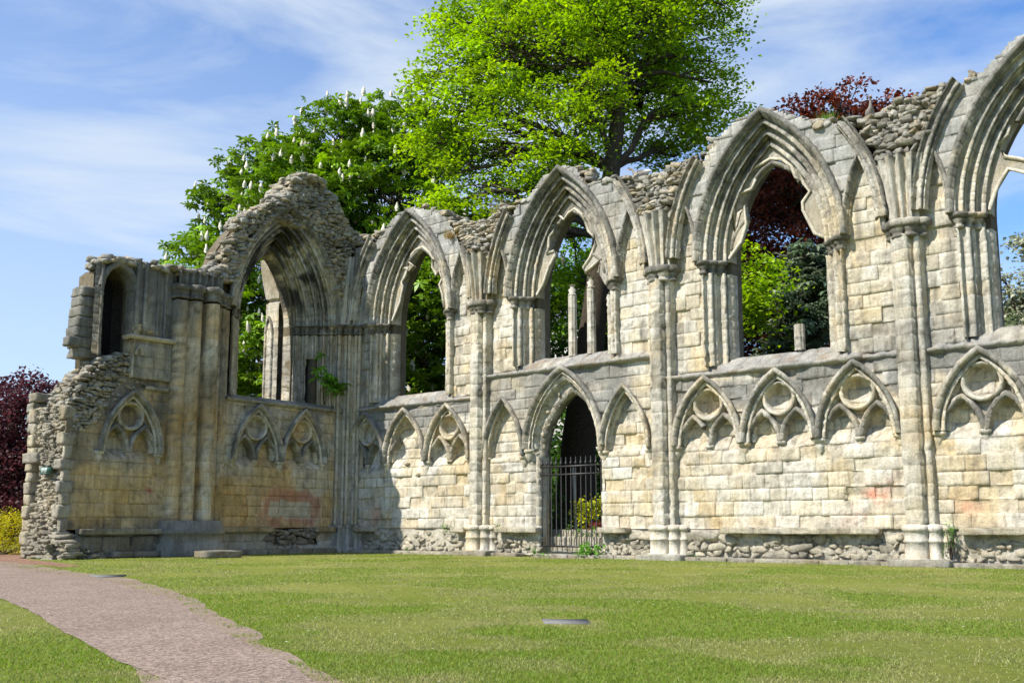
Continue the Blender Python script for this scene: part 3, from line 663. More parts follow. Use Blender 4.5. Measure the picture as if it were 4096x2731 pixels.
P, F, C = ashlar(.0, 1.7, 9.6, 13.1, mN, lambda u, z: (u < 1.6 - .0 * z), lambda u, z: -.03 + 0 * u, hc=(.14, .2), wb=(.25, .45), seed=365, ochre=.05); mb.add(P, F, C * .8); mk('coursed_rubble', mb, M['stone'], nave)
# plinth, rubble foot and bottom step
mb = MB(); g = np.random.default_rng(9); u = .9
while u < 31:
    w = g.uniform(.6, 1.25)
    if not (10.2 < u + w / 2 < 13.2) and min(abs(u + w / 2 - p) for p in PIERS) > .75 and not (2.0 < u < 3.1) and g.random() < .86: lump(mb, (u + w / 2, -.22, .93), (w * 1.04, .46, .2), int(u * 10), (.48, .44, .35))
    u += w
mk('plinth_moulding', mb, M['rubble'], nave)
mb = MB(); kp = lambda u, z: ~((u > DC - DA - .05) & (u < DC + DA + .05))
rubble_face(mb, mN, kp, .8, 31, .12, .86, lambda u, z: -.02 - .05 * (z > .5), .27, .15, .30, 12, col=(.50, .46, .37))
rubble_face(mb, mN, lambda u, z: kp(u, z) & (fbm(np.stack([u, z, z * 0], -1), .7, 2, 3) < .44), .8, 31, .1, .8, lambda u, z: .04, .46, .25, .3, 14, col=(.52, .48, .39)); mk('rubble_foot', mb, M['rubble'], nave)
mortar('foot_mortar', mN, kp, .8, 31, .05, 1.0, lambda u, z: .06, nave, 5, .10, (.52, .49, .42))
mb = MB(); u = .6
while u < 31:
    w = g.uniform(.5, 1.2)
    if not (8.9 < u < 9.9): lump(mb, (u + w / 2, -.36, .02), (w * 1.06, .5, .20), int(u * 7), (.36, .33, .26))
    u += w
mk('foot_course', mb, M['rubble'], nave)
# wall heads
def wall_head(name, mp, tz, u0, u1, dback, seed, parent, skip=None, ht=.22):
    mb = MB(); g = np.random.default_rng(seed); ps = []; ss = []
    for dd in np.arange(.05, -dback, -.24):
        u = u0
        while u < u1:
            w = g.uniform(.14, .38)
            if not (skip and skip(u + w / 2, dd)):
                for q in range(g.integers(1, 3)): ps.append((u + w / 2, dd + g.normal(0, .05), float(tz(u + w / 2)) - .1 + q * .15 + g.normal(0, .05))); ss.append((w, g.uniform(.22, .4), g.uniform(.12, ht)))
            u += w * .92
    ps = np.array(ps); rocks(mb, mp(ps[:, 0], ps[:, 1], ps[:, 2]), np.array(ss), 0, seed)
    return mk(name, mb, M['rubble'], parent)
wall_head('rubble_wall_head', mN, topz, -1.5, 31, 1.15, 71, nave, lambda u, d: d > -.25 and any(abs(u - b[0]) < 1.5 for b in BAYS))
# broken tracery: cusps and stubs that still hang in the window heads (outlines u, z relative to the window centre and the springing)
TR = {0: [[(-1.6, .15), (-1.15, .9), (-.98, 1.55), (-1.05, 1.75), (-.85, 1.95), (-.72, 2.3), (-.98, 2.35), (-1.1, 2.1), (-1.3, 2.3), (-1.45, 1.4), (-1.65, .8)],
          [(-.98, 2.35), (-.6, 2.15), (-.42, 2.35), (-.66, 2.55), (-.5, 2.85), (-.2, 3.0), (.15, 3.05), (.55, 2.75), (.75, 2.45), (1.0, 2.35), (.72, 2.95), (.3, 3.3), (0, 3.55), (-.5, 3.2), (-.95, 2.7)],
          [(.75, 2.4), (.72, 2.1), (.95, 1.7), (1.12, 1.9), (1.3, 1.55), (1.15, 1.3), (1.3, .9), (1.42, .3), (1.7, .2), (1.6, 1.2), (1.35, 2.0), (1.0, 2.5)]],
      1: [[(-1.6, .1), (-1.3, .45), (-1.0, 1.1), (-.7, 1.5), (-.78, 1.65), (-1.1, 1.6), (-1.02, 1.85), (-.98, 2.25), (-.8, 2.35), (-.75, 2.6), (-1.05, 2.65), (-.88, 3.0), (-.4, 3.25), (-1.0, 3.1), (-1.45, 2.0), (-1.7, .8)],
          [(-1.0, 2.9), (-.55, 3.0), (-.3, 2.75), (-.1, 2.95), (.2, 3.05), (.5, 2.8), (.62, 2.55), (.75, 2.75), (.55, 3.1), (.1, 3.45), (-.3, 3.5)],
          [(.62, 2.6), (.8, 2.1), (1.0, 1.9), (1.1, 1.55), (.85, 1.1), (.55, .8), (.62, .6), (.95, .75), (1.3, .95), (1.2, .5), (1.45, .05), (1.72, .1), (1.6, 1.2), (1.3, 2.1), (.85, 2.75)]],
      2: [[(-1.6, .1), (-1.15, .6), (-.95, 1.15), (-.98, 1.75), (-1.2, 1.55), (-1.35, 1.0), (-1.4, 1.9), (-1.1, 2.2), (-.72, 2.25), (-.6, 2.55), (-.85, 2.75), (-.7, 3.0), (-1.05, 2.9), (-1.5, 1.9), (-1.75, .8)],
          [(-1.0, 2.6), (-.6, 2.95), (-.3, 3.0), (-.05, 3.1), (.3, 3.0), (.62, 2.7), (.75, 2.3), (.95, 2.1), (.85, 2.55), (.5, 3.15), (.1, 3.5), (-.3, 3.5), (-.75, 3.1)],
          [(.85, 2.5), (1.0, 2.05), (1.2, 1.75), (.95, 1.45), (.95, 1.2), (1.3, .4), (1.75, .1), (1.6, 1.3), (1.3, 2.1), (.98, 2.65)]],
      3: [[(-1.6, .1), (-1.35, .7), (-1.05, 1.15), (-.65, .95), (-.48, .6), (-.25, .75), (-.32, 1.1), (-.7, 1.35), (-1.1, 1.5), (-1.25, 1.9), (-1.0, 2.1), (-.95, 2.35), (-1.25, 2.5), (-.9, 2.75), (-.75, 3.0), (-1.1, 2.9), (-1.55, 1.9), (-1.72, .8)]]}
for i, ps in TR.items():
    for q in ps:
        c = BAYS[i][0]; o = slab_poly('tracery_fragment', [(c + a, ZS + b) for a, b in q], [], mN, -.42, -.60, M['stone'], nave)
        V = np.array([v.co for v in o.data.vertices]); P = V + np.array(o.location) + np.array(nave.location)
        # eroded stone colour and a rolled front edge
        C = col_mould(P, np.zeros(len(P)), .3, 7 + i); C = C * .82; at = o.data.color_attributes.new('Col', 'FLOAT_COLOR', 'POINT'); at.data.foreach_set('color', np.concatenate([C, np.ones((len(C), 1))], 1).astype(np.float32).ravel())
        bv = o.modifiers.new('worn edge', 'BEVEL'); bv.width = .045; bv.segments = 2; bv.limit_method = 'ANGLE'
        mb = MB(); pts = np.array([(c + a, ZS + b) for a, b in q]); pts = pts[:max(3, int(len(pts) * .7))]
        cen = pts.mean(0); pts = pts + (np.array([c - np.sign(cen[0] - c) * -.0, cen[1]]) - pts) * 0
        tube(mb, rough(mN(pts[:, 0], np.full(len(pts), -.40), pts[:, 1]), .02, i), .055, 6, CREAM * .95); mk('moulded_edge', mb, M['stone'], o, True)
CR = prof([(0, -.62), (.0, -.46), (-.04, -.38), (-.10, -.37), (-.15, -.44), (-.16, -.62)])
for i, sides in ((0, ((0, 1.75, 1.0, 1.35, ((.42, 1), (.45, 1))),)), (1, ((0, 1.95, .9, 1.15, ((.5, 1), (.35, .9))), (.86, .35, .68, 1.0, (None, (.1, .95))))), (2, ((0, 1.6, 1.05, 1.45, ((.45, 1), (.3, 1))), (-.84, .3, .74, 1.15, ((.05, .95), None)))), (3, ((-.84, 1.3, .74, 1.1, ((.05, .9), None)), (0, 1.75, 1.0, 1.4, ((.4, 1), None))))):
    for q, (dx, dz, a_, h_, kk) in enumerate(sides):
        mb = MB(); arch(mb, mN, BAYS[i][0] + dx, ZS + dz, a_, h_, CR + [a_, 0], kk, seed=440 + i * 5 + q, er=.03, bl=.5); mk('cusped_tracery_rib', mb, M['stone'], nave)
# mullion stumps standing on the sills
def mullion(u, z0, z1, cap, seed, mp=mN, d=-.45, parent=nave):
    mb = MB(); t = np.linspace(0, 2 * np.pi, 33); r = .13 + .03 * np.abs(np.sin(t * 4)); pf = np.stack([u + r * np.cos(t), d + r * np.sin(t)], -1)
    jamb(mb, mp, pf, (z0, z1), seed=seed, er=.012, bl=.5, dark=1.3)
    if cap: jamb(mb, mp, np.stack([u + .15 * np.cos(t), d + .15 * np.sin(t)], -1), [(z1, -.02), (z1 + .08, .04), (z1 + .2, .0), (z1 + .26, .07), (z1 + .36, .06), (z1 + .38, 0)], seed=seed)
    jamb(mb, mp, np.stack([u + .15 * np.cos(t), d + .15 * np.sin(t)], -1), [(z0 - .1, .10), (z0 + .08, .08), (z0 + .12, 0)], seed=seed)
    return mk('mullion_stump', mb, M['stone'], parent)
mullion(11.52, 7.1, 9.35, True, 400); mullion(12.35, 7.1, 9.5, True, 401); mullion(20.05, 6.35, 7.15, False, 402)

# ================================================================ WEST WALL, in shade
west = thing('ruined_wall', (0, -6, 0), 'shaded ruined west wall of ochre limestone with one huge open arch under a heap of rubble', 'ruined wall')
C3, A3, H3 = 3.37, 2.77, 4.7
TW = np.array([(-1.2, 13.6), (.2, 13.8), (.7, 14.5), (1.2, 15.1), (1.8, 15.6), (2.6, 15.75), (3.2, 15.5), (3.5, 14.75), (4.5, 14.0), (5.5, 13.2), (6.15, 12.8), (6.35, 11.8), (6.6, 11.0), (7.3, 10.5), (8.9, 10.45), (10.0, 10.4), (11.2, 10.3), (11.45, 10.1), (11.5, 6.9), (11.9, 6.0), (12.2, 5.1)])
topw = lambda u: np.interp(u, TW[:, 0], TW[:, 1])
outw = [(12.0, 0), (12.0, 4.0), (11.5, 4.4), (10.9, 5.2), (10.2, 6.0)] + [(a, b - .3) for a, b in ((11.35, 6.6), (11.4, 10.1), (11.2, 10.3), (10.0, 10.4), (7.3, 10.5), (6.5, 10.7), (5.9, 12.2), (5.3, 13.1), (4.5, 13.9), (3.6, 14.5), (3.1, 15.2), (2.6, 15.5), (1.8, 15.3), (1.2, 14.8), (.7, 14.2), (.2, 13.7))] + [(-1.2, 13.4), (-1.2, 0)]
nic = arch_pts(10.68, 9.3, .5, .75, 6.95)
slab_poly('wall_core', outw, [arch_pts(C3, ZS, 2.62, 4.5, 6.0), nic], mW, -.42, -.80, M['core'], west)
slab_poly('wall_core', outw, [arch_pts(C3, ZS, 1.98, 3.9, 6.0), nic], mW, -.803, -1.45, M['core'], west)
outb = [(12.1, 0), (12.1, 4.5), (11.4, 5.2), (11.0, 6.2), (6.9, 8.5), (5.9, 12.0), (5.3, 12.9), (4.5, 13.7), (3.6, 14.2), (.7, 14.0), (-1.2, 13.2), (-1.2, 0)]
slab_poly('wall_core', outb, [arch_pts(C3, ZS, 1.33, 3.1, 6.0)], mW, -1.453, -2.1, M['core'], west)
def ochreW(P, C):
    n = fbm(P * [1, 1, 1], .55, 3, 12); t = -P[:, 1]; z = P[:, 2]
    k = sst(n, .34, .6) * (.75 - .3 * sst(z, 4.5, 6)) ; C = mix(C * .92, C * np.array([.98, .72, .34]), k)
    r = fbm(P, 1.8, 3, 51)
    e = np.sqrt(((t - 3.2) / 1.75) ** 2 + ((z - 1.75) / .95) ** 2) + (fbm(P, 1.6, 4, 53) - .5) * 1.3; wv = (fbm(P, 2.6, 3, 58) - .5) * .5; hole = (np.abs(t - 2.95 + wv) < 1.0) & (np.abs(z - 1.7 + wv * .5) < .34)
    pk = (1 - sst(e, .8, 1.15)) * sst(r, .33, .5); C = mix(C, np.array([.44, .20, .14]), pk * np.where(hole, .10, .72))
    C = mix(C, np.array([.50, .47, .40]), (hole & (t > 2.1)) * .7)
    C = mix(C, np.array([.42, .12, .08]), np.exp(-((t - 9.15) / .12) ** 2 - ((z - 2.3) / .10) ** 2))
    k = (t > 8.6) * (sst(z, 3.9, 5.2) + sst(t, 11.0, 11.8) * .9) * sst(r, .3, .55) * .75 + (z < 1.4) * (t > 8.5) * .5 * sst(r, .35, .6); C = mix(C, np.array([.13, .13, .12]), np.clip(k, 0, .85))
    return C
WB = [(4.72, 1.15), (2.48, 1.1)]; WL = (9.98, 1.15)
def buryw(u, z):
    d = np.full_like(u, .06)
    for c, a in WB + [WL]:
        zs = ZB + (.0 if a > 1.12 or c < 3 else 0); d = np.where(in_arch(u, z, c, ZB, a * .8, HB * .86, ZB - .02), -.16, d)
        for s in (-1, 1): d = np.where(in_arch(u, z, c + s * a * .455, ZB, a * .39, HB * .40, ZB - .3), .06 - .38 * sst(z, ZB - .3, ZB + .2), d)
        d = np.where((u - c) ** 2 + (z - ZB - HB * .585) ** 2 < (.41 * a / 1.19) ** 2, -.26, d)
    return d
def kl(u, z): return (u < 8.75) | (z < np.interp(u, [8.7, 9.5, 10.2, 10.7, 11.2, 11.6, 12.2], [7.3, 6.9, 6.3, 5.7, 5.0, 4.35, 4.2]))
mb = MB(); P, F, C = ashlar(.5, 6.3, 1.0, 5.9, mW, None, buryw, seed=501, colfun=ochreW, ochre=.5, er=.1, hc=(.34, .42), wb=(.5, .95)); mb.add(P, F, C); mk('ashlar_facing', mb, M['stone'], west)
mb = MB(); P, F, C = ashlar(8.5, 12.15, .95, 7.3, mW, kl, buryw, seed=502, colfun=ochreW, ochre=.5, er=.1, hc=(.40, .48), wb=(.5, 1.1)); mb.add(P, F, C); mk('ashlar_facing', mb, M['stone'], west)
for k, (c, a) in enumerate(WB + [WL]):
    o = blind_arch(west, mW, c, a, seed=510 + k, d0=-.02)
    for s in (-1, 1): corbel(o, mW, c + s * a * .96, ZB, .03, .16, seed=k + s)
    corbel(o, mW, c, ZB, -.04, .1, seed=k + 8)
WW = prof([(2.77, -.1), (2.79, .14), (2.70, .20), (2.62, .12), (2.60, .0)], orders((2.57, -.02), (1.95, -.78), 3, .085), orders((1.94, -.8), (1.42, -1.45), 2, .085), [(1.33, -1.5), (1.32, -2.0), (1.7, -2.4)])
JW = WW[4:]
def dk(V, C): return V, mix(C, LICH * .6, sst(fbm(V, 1.3, 3, 19), .34, .52) * sst(V[:, 2], 9.2, 10.6) * sst(-V[:, 0], .2, .5) * .95)  # blackens patches of the arch soffit behind its front edge
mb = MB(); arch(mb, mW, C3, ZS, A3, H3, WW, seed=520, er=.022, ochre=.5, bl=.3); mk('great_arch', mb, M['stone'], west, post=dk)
rj = JW.copy()
mb = MB(); jamb(mb, mW, side(JW, C3, 1), (6.05, 9.1), seed=521, er=.03, ochre=.5, cap=False); j = mk('arch_jamb', mb, M['stone'], west); capital('capital', mW, side(JW[1:-3], C3, 1), 9.52, j, .36, 522, .06)
ia = int(np.argmin(np.abs(JW[:-3, 0] - 2.10))); ib = int(np.argmin(np.abs(JW[:-3, 0] - 1.72)))
mb = MB(); jamb(mb, mW, side(JW, C3, -1), (8.1, 9.1), seed=523, er=.02, ochre=.5, cap=False); jamb(mb, mW, side(JW[:ia + 1], C3, -1), (6.05, 8.13), seed=524, er=.016, ochre=.5, cap=False); jamb(mb, mW, side(JW[ib:], C3, -1), (6.05, 8.13), seed=525, er=.05, ochre=.2, cap=False)
j = mk('arch_jamb', mb, M['stone'], west); capital('capital', mW, side(JW[1:-3], C3, -1), 9.52, j, .36, 526, .06)
A_, B_ = side(JW, C3, -1)[ia], side(JW, C3, -1)[ib]
mb = MB(); v = (B_ - A_) / np.linalg.norm(B_ - A_); nrm = np.array([-v[1], v[0]]); nrm = nrm if nrm[0] < 0 else -nrm
pk = [A_, A_ + nrm * .55, B_ + nrm * .55, B_]; mid = (A_ + B_) / 2
jamb(mb, mW, np.array(pk), (6.0, 8.15), seed=527, er=.01, ochre=.1); mk('stair_recess', mb, M['dark'], west)  # recess walls coloured near-black as its inner shade
def grille(parent, p0, p1, z0, z1, mp, off, nx, nz, rail=()):
    mb = MB()
    for t in np.linspace(0, 1, nx):
        q = p0 + (p1 - p0) * t + off; tube(mb, mp(np.array([q[0]] * 2), np.array([q[1]] * 2), np.array([z0, z1])), .009, 4)
    for z in np.linspace(z0, z1, nz):
        q = np.array([p0 + off, p1 + off]); tube(mb, mp(q[:, 0], q[:, 1], np.array([z, z])), .009 if z not in rail else .02, 4)
    return mb
mb = grille(west, A_, B_, 6.05, 8.0, mW, nrm * .3, 9, 28); o = mk('mesh_grille', mb, M['iron'], None)
tag(o, 'small dark wire mesh in the narrow opening of the huge shaded arch', 'grille')
# outer jamb pier beyond the arch, catching the sun
mb = MB(); op = prof([(1.42, -2.15), (1.62, -2.35)], flute((1.62, -2.4), (1.75, -3.0), 1, .05), [(1.95, -3.1)])
P_ = prof([(2.25, -2.1), (2.32, -2.3), (2.36, -2.85), (2.1, -3.0), (1.3, -3.0), (1.3, -2.12)])
jamb(mb, mW, P_, (0, 10.6), seed=530, er=.03, ochre=.5); jamb(mb, mW, P_, [(10.6, .06), (10.7, .14), (10.78, .12), (10.8, 0)], seed=531)
jamb(mb, mW, P_, [(10.8, -.02), (11.2, -.12), (11.8, -.24), (12.5, -.34)], seed=532, er=.02)
for z in (7.9, 8.9): pass
o = mk('outer_jamb_pier', mb, M['stone'], west)
mb = MB(); MX = lambda u, d, z: np.stack([u, -2.35 - d, z], -1)
arch(mb, MX, -2.6, 9.3, .27, .75, prof([(.27, -.02), (.27, .07), (.2, .08), (.16, -.02)]), seed=533, ochre=.5); jamb(mb, MX, prof([(-2.87, -.02), (-2.85, .07), (-2.78, .07), (-2.76, -.02)]), (6.2, 9.3), seed=534); jamb(mb, MX, prof([(-2.44, -.02), (-2.42, .07), (-2.35, .07), (-2.33, -.02)]), (6.2, 9.3), seed=535); mk('niche_moulding', mb, M['stone'], o)
# sill, plinths, string
mb = MB()
for (a, b, zt) in ((.5, 6.25, 5.9), (8.65, 9.6, 5.95)):
    pf = [(.04, -.14), (.18, -.1), (.24, -.04), (.24, 0), (.0, .06), (-.4, .22), (-.9, .30), (-1.5, .34), (-2.1, .28)] if zt < 5.93 else [(.04, -.14), (.18, -.1), (.22, 0), (.05, .05)]
    t, gr, sg = stations(b - a, .6, 77); uu = a + (b - a) * t; D = np.array([q[0] for q in pf])[None] - gr[:, None] * .02; Z = zt + np.array([q[1] for q in pf])[None] + 0 * D
    P = rough(mW(uu[:, None] + 0 * D, D, Z).reshape(-1, 3), .03, 8); C = col_mould(P, np.repeat(sg, len(pf)), .1, 5); C = mix(C, GREY * .6, .4 + .4 * sst(fbm(P, 2., 3, 4), .4, .6)); mb.grid(P.reshape(len(uu), len(pf), 3), C)
mk('sill', mb, M['stone'], west)
mb = MB(); g = np.random.default_rng(19)
for (a, b, z, d, col) in ((.9, 6.4, .93, .18, (.40, .32, .19)), (8.7, 11.6, .88, .22, (.30, .27, .20)), (.9, 6.2, .08, .34, (.25, .23, .18)), (8.7, 12., .42, .05, (.22, .2, .17)), (8.8, 10.6, .12, .35, (.22, .2, .17))):
    u = a
    while u < b:
        w = min(g.uniform(.7, 1.3), b - u + .1)
        if not (z > .9 and 1.6 < u < 3.6): lump(mb, (d, -u - w / 2, z), (.42, w * 1.03, .2 if z > .5 or z < .2 else .62), int(u * 9 + z * 50), col)
        u += w
mk('plinth_moulding', mb, M['rubble'], west)
mb = MB(); P, F, C = ashlar(.6, 6.4, .15, .86, mW, lambda u, z: ~((u > 1.7) & (u < 3.9) & (z > .3)), lambda u, z: .16 + 0 * u, seed=540, ochre=.05, hc=(.3, .4), wb=(.4, .8)); mb.add(P, F, mix(C, GREY * .6, np.full(len(C), .4)))
P, F, C = ashlar(8.6, 12.0, .0, .8, mW, None, lambda u, z: .10 + 0 * u, seed=541, ochre=.05, hc=(.3, .4), wb=(.4, .8)); mb.add(P, F, mix(C, GREY * .45, np.full(len(C), .55)))
mk('foot_course', mb, M['stone'], west)
mb = MB(); rubble_face(mb, mW, lambda u, z: u < 9, 1.6, 4.0, .2, .9, lambda u, z: .02, .3, .18, .3, 543, math.pi / 2, col=(.3, .26, .2)); mk('rubble_foot', mb, M['rubble'], west)
# great pier of three clustered shafts
PW = prof([(8.62, .02), (8.60, .36), (8.2, .40), (8.12, .30)], rolls((7.86, .42, .22, -10, 190)), [(7.60, .22), (7.5, .30)], rolls((7.22, .50, .27, -10, 190)), [(6.9, .26), (6.82, .34), (6.7, .34), (6.68, .2)], rolls((6.52, .16, .11, 0, 180)), [(6.36, .12), (6.2, .12), (6.15, -.02)])
mb = MB(); jamb(mb, mW, PW, (1.25, 9.25), seed=550, er=.022, ochre=.75, cap=False, bl=.45); pr = mk('clustered_pier', mb, M['stone'], west, post=lambda V, C: (V, ochreW(V, C)))
capital('capital', mW, PW, 9.85, pr, .5, 551, .06)
mb = MB(); PB = prof([(8.75, .0), (8.72, .62), (8.5, .78), (7.0, .92), (6.6, .78), (6.35, .4), (6.3, .0)])
jamb(mb, mW, PB, [(0, .14), (.1, .16), (.42, .13), (.46, .08), (.78, .06), (.8, .12), (.88, .12), (.94, .03), (1.22, .0), (1.27, -.08)], seed=552, er=.02, ochre=.05, dark=1.6); mk('pier_base', mb, M['stone'], pr, post=lambda V, C: (V, mix(C, np.array([.16, .16, .15]), .45 + .45 * sst(fbm(V, 1.6, 3, 2), .35, .6))))
# turret stub with slit window
mb = MB(); TF = prof([(11.5, -.1)], rolls((11.36, .06, .10, 250, 60)), [(11.25, .0), (11.18, -.5)])
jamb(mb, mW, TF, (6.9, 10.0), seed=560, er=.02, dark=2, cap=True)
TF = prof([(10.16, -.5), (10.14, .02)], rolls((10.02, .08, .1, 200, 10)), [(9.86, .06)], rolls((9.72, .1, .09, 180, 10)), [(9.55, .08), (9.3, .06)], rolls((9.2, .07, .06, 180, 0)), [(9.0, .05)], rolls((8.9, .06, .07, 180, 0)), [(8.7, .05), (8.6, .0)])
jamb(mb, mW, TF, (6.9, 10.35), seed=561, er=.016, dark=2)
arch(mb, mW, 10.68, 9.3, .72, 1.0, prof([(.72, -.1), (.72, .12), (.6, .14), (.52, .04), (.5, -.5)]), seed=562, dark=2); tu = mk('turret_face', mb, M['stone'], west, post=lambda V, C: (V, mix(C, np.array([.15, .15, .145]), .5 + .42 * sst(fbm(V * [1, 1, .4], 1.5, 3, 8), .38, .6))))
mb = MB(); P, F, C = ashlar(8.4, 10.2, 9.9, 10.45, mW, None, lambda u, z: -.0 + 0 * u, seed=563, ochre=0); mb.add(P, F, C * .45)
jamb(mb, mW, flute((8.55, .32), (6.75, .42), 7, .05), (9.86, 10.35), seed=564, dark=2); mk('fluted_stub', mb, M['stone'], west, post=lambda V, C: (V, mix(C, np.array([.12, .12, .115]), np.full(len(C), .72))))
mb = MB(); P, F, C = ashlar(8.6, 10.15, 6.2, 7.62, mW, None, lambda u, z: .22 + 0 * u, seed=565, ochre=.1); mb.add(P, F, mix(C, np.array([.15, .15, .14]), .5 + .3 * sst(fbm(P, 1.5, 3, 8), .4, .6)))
MT = lambda u, d, z: np.stack([u, -10.15 - d, z], -1)
P, F, C = ashlar(-.5, .28, 6.2, 7.62, MT, None, None, seed=566, ochre=.1); mb.add(P, F, C)
jamb(mb, mW, prof([(10.3, -.2), (10.28, .3), (8.6, .36), (8.5, .0)]), [(7.56, -.05), (7.6, .03), (7.7, .05), (7.74, -.05), (7.76, -.3)], seed=567, dark=2)
arch(mb, mW, 9.93, 7.0, .18, .35, prof([(.18, .2), (.18, .3), (.1, .3), (.07, .14)]), seed=568)
jamb(mb, mW, np.stack([10.0 + .16 * np.cos(np.linspace(0, 6.28, 14)), .14 + .16 * np.sin(np.linspace(0, 6.28, 14))], -1), [(7.72, .05), (7.85, .06), (7.9, 0), (8.0, 0), (8.05, .03), (8.1, -.02)], seed=569); mk('trefoiled_stub', mb, M['stone'], west)
mb = MB(); box(mb, (-1.35, -11.15, 6.96), (-1.30, -10.2, 10.0)); mk('niche_shade', mb, M['dark'], west)  # dark sheet painted as the shade inside the slit window
mb = MB(); P, F, C = ashlar(-1.25, -.5, 6.95, 9.6, lambda u, d, z: np.stack([u, -11.15 + d, z], -1), None, None, seed=571, ochre=.1, hc=(.3, .45), wb=(.3, .5)); mb.add(P, F, C * .8); mk('slit_reveal', mb, M['stone'], west)
p0, p1 = np.array([11.16, -.6]), np.array([10.2, -.6]); mb = grille(None, p0, p1, 6.98, 9.7, mW, np.array([0, 0]), 14, 36); o = mk('mesh_grille', mb, M['iron'], None)
tag(o, 'tall wire mesh screen inside the slit window of the broken turret at left', 'grille')
mb = MB()
for q, (z, w, t_) in enumerate(((6.95, .55, 11.5), (7.3, .42, 11.62), (7.66, .36, 11.7), (8.02, .34, 11.66), (8.38, .36, 11.64), (8.74, .30, 11.62), (9.1, .34, 11.60))): lump(mb, (-.75, -t_ + .1, z), (.8, w + .3, .38), 70 + q, (.26, .25, .22))
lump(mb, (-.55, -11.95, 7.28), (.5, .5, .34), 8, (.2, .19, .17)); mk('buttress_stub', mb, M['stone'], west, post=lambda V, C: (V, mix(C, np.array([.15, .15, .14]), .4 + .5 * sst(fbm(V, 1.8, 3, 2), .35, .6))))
# rubble: above the arch, the heap, the slope at the left end, the torn end of the wall
darkr = None
mb = MB()
kp = lambda u, z: ~in_arch(u, z, C3, ZS, 2.7, 4.62) & (z < topw(u)) & ((u > 5.4) | (z > 12.6) | (u < 1.8))
rubble_face(mb, mW, kp, .1, 7.6, 10.3, 15.6, lambda u, z: -.02 - .25 * max(0, z - 14.3), .27, .145, .5, 600, math.pi / 2)
rubble_face(mb, mW, lambda u, z: (z < topw(u)) & (u < 4.2), -1.2, 4.2, 13.4, 15.8, lambda u, z: -.45 - .25 * (z - 13.5), .28, .15, .8, 604, math.pi / 2)
rubble_face(mb, mW, lambda u, z: (z < topw(u) - .1) & (u < 4.2), -1.2, 4.2, 13.6, 15.8, lambda u, z: -1.3, .36, .2, 1.0, 606, math.pi / 2)
rubble_face(mb, mW, lambda u, z: z < topw(u) & 1 if False else (z < topw(u)), 6.6, 8.6, 10.3, 10.75, lambda u, z: .15, .3, .17, .4, 608, math.pi / 2)
mk('rubble_heap', mb, M['rubble'], west)
mb = MB()
for j_, dd in enumerate(np.arange(-.12, -2.2, -.24)):
    lim = lambda u, z, dd=dd: (u < 12.25) & (z > np.interp(u, [8.7, 9.5, 10.2, 10.7, 11.2, 11.6, 12.2], [6.7, 6.3, 5.8, 5.4, 4.9, 4.3, 4.2]) - .2) & (z < np.interp(u, [8.6, 10.2, 10.9, 11.4, 11.8, 12.3], [6.6, 6.9, 6.8, 6.5, 5.9, 4.9]) + .15 - .25 * max(0, -.5 - dd) * (u > 9.6))
    rubble_face(mb, mW, lim, 9.0, 12.4, 4.0, 7.3, lambda u, z, dd=dd: dd + .04, .24, .125, .34, 620 + j_, math.pi / 2)
for j_ in range(2):
    ME = lambda u, d, z: np.stack([u, -12.2 + .18 * (1 if z.mean() < 2 else 1) - d, z], -1)
    rubble_face(mb, lambda u, d, z: np.stack([u, -12.12 - d, z], -1), lambda u, z: (z < 5.1) & (u < -.1), -1.85, .0, .0, 5.1, lambda u, z: -.02 + .12 * math.sin(z * 2 + u * 4), .22, .12, .35, 650 + j_, 0., col=(.46, .42, .33))
rubble_face(mb, lambda u, d, z: np.stack([u, -12.2 - d, z], -1), lambda u, z: z < .9 - .2 * abs(u + .8), -1.9, .9, .0, .8, lambda u, z: .12 - .2 * z, .22, .12, .5, 660, 0., col=(.36, .33, .27))
rubble_face(mb, mW, lambda u, z: z < .5 - .25 * (12.1 - u), 10.4, 12.6, -.05, .45, lambda u, z: .2, .24, .12, .4, 662, math.pi / 2, col=(.3, .28, .22))
mk('torn_rubble_core', mb, M['rubble'], west)
mortar('end_mortar', lambda u, d, z: np.stack([u, -12.12 - d, z], -1), lambda u, z: z < 4.9, -2.0, .05, .0, 5, lambda u, z: -.02, west, 8, .14, (.40, .37, .29))
mb = MB(); z = 0; g = np.random.default_rng(33); k = 0          # quoins on the inner arris and big moulded blocks on the outer
while z < 4.9:
    h = g.uniform(.36, .48); w = g.uniform(.3, .62) if k % 2 else g.uniform(.18, .32)
    if z > .2: lump(mb, (-w / 2 + .10, -12.16, z + h / 2), (w, .28 + .2 * (k % 2), h * 1.02), k + 3, (.40, .37, .30))
    h2 = h
    lump(mb, (-2.0 - .05 * math.sin(z), -12.16 - .06 * (k % 2), z + h / 2), (.42 + .14 * (z < 1) + .12 * (3.0 < z < 3.4) , .6, h * 1.05), k + 40, (.45, .40, .29)); z += h; k += 1
lump(mb, (-1.85, -12.25, 3.35), (.95, .6, .36), 90, (.34, .32, .27))
for q, (xx, zz) in enumerate(((-2.1, 4.4), (-2.2, 4.75), (-2.25, 5.1), (-2.15, 5.45))): lump(mb, (xx, -12.2, zz), (.5, .55, .34), 91 + q, (.3, .29, .25))
mk('end_quoins', mb, M['rubble'], west)
wall_head('rubble_wall_head', mW, lambda u: topw(u) - .02, -.8, 11.3, 1.1, 72, west, lambda u, d: (6.3 > u > 5.9))

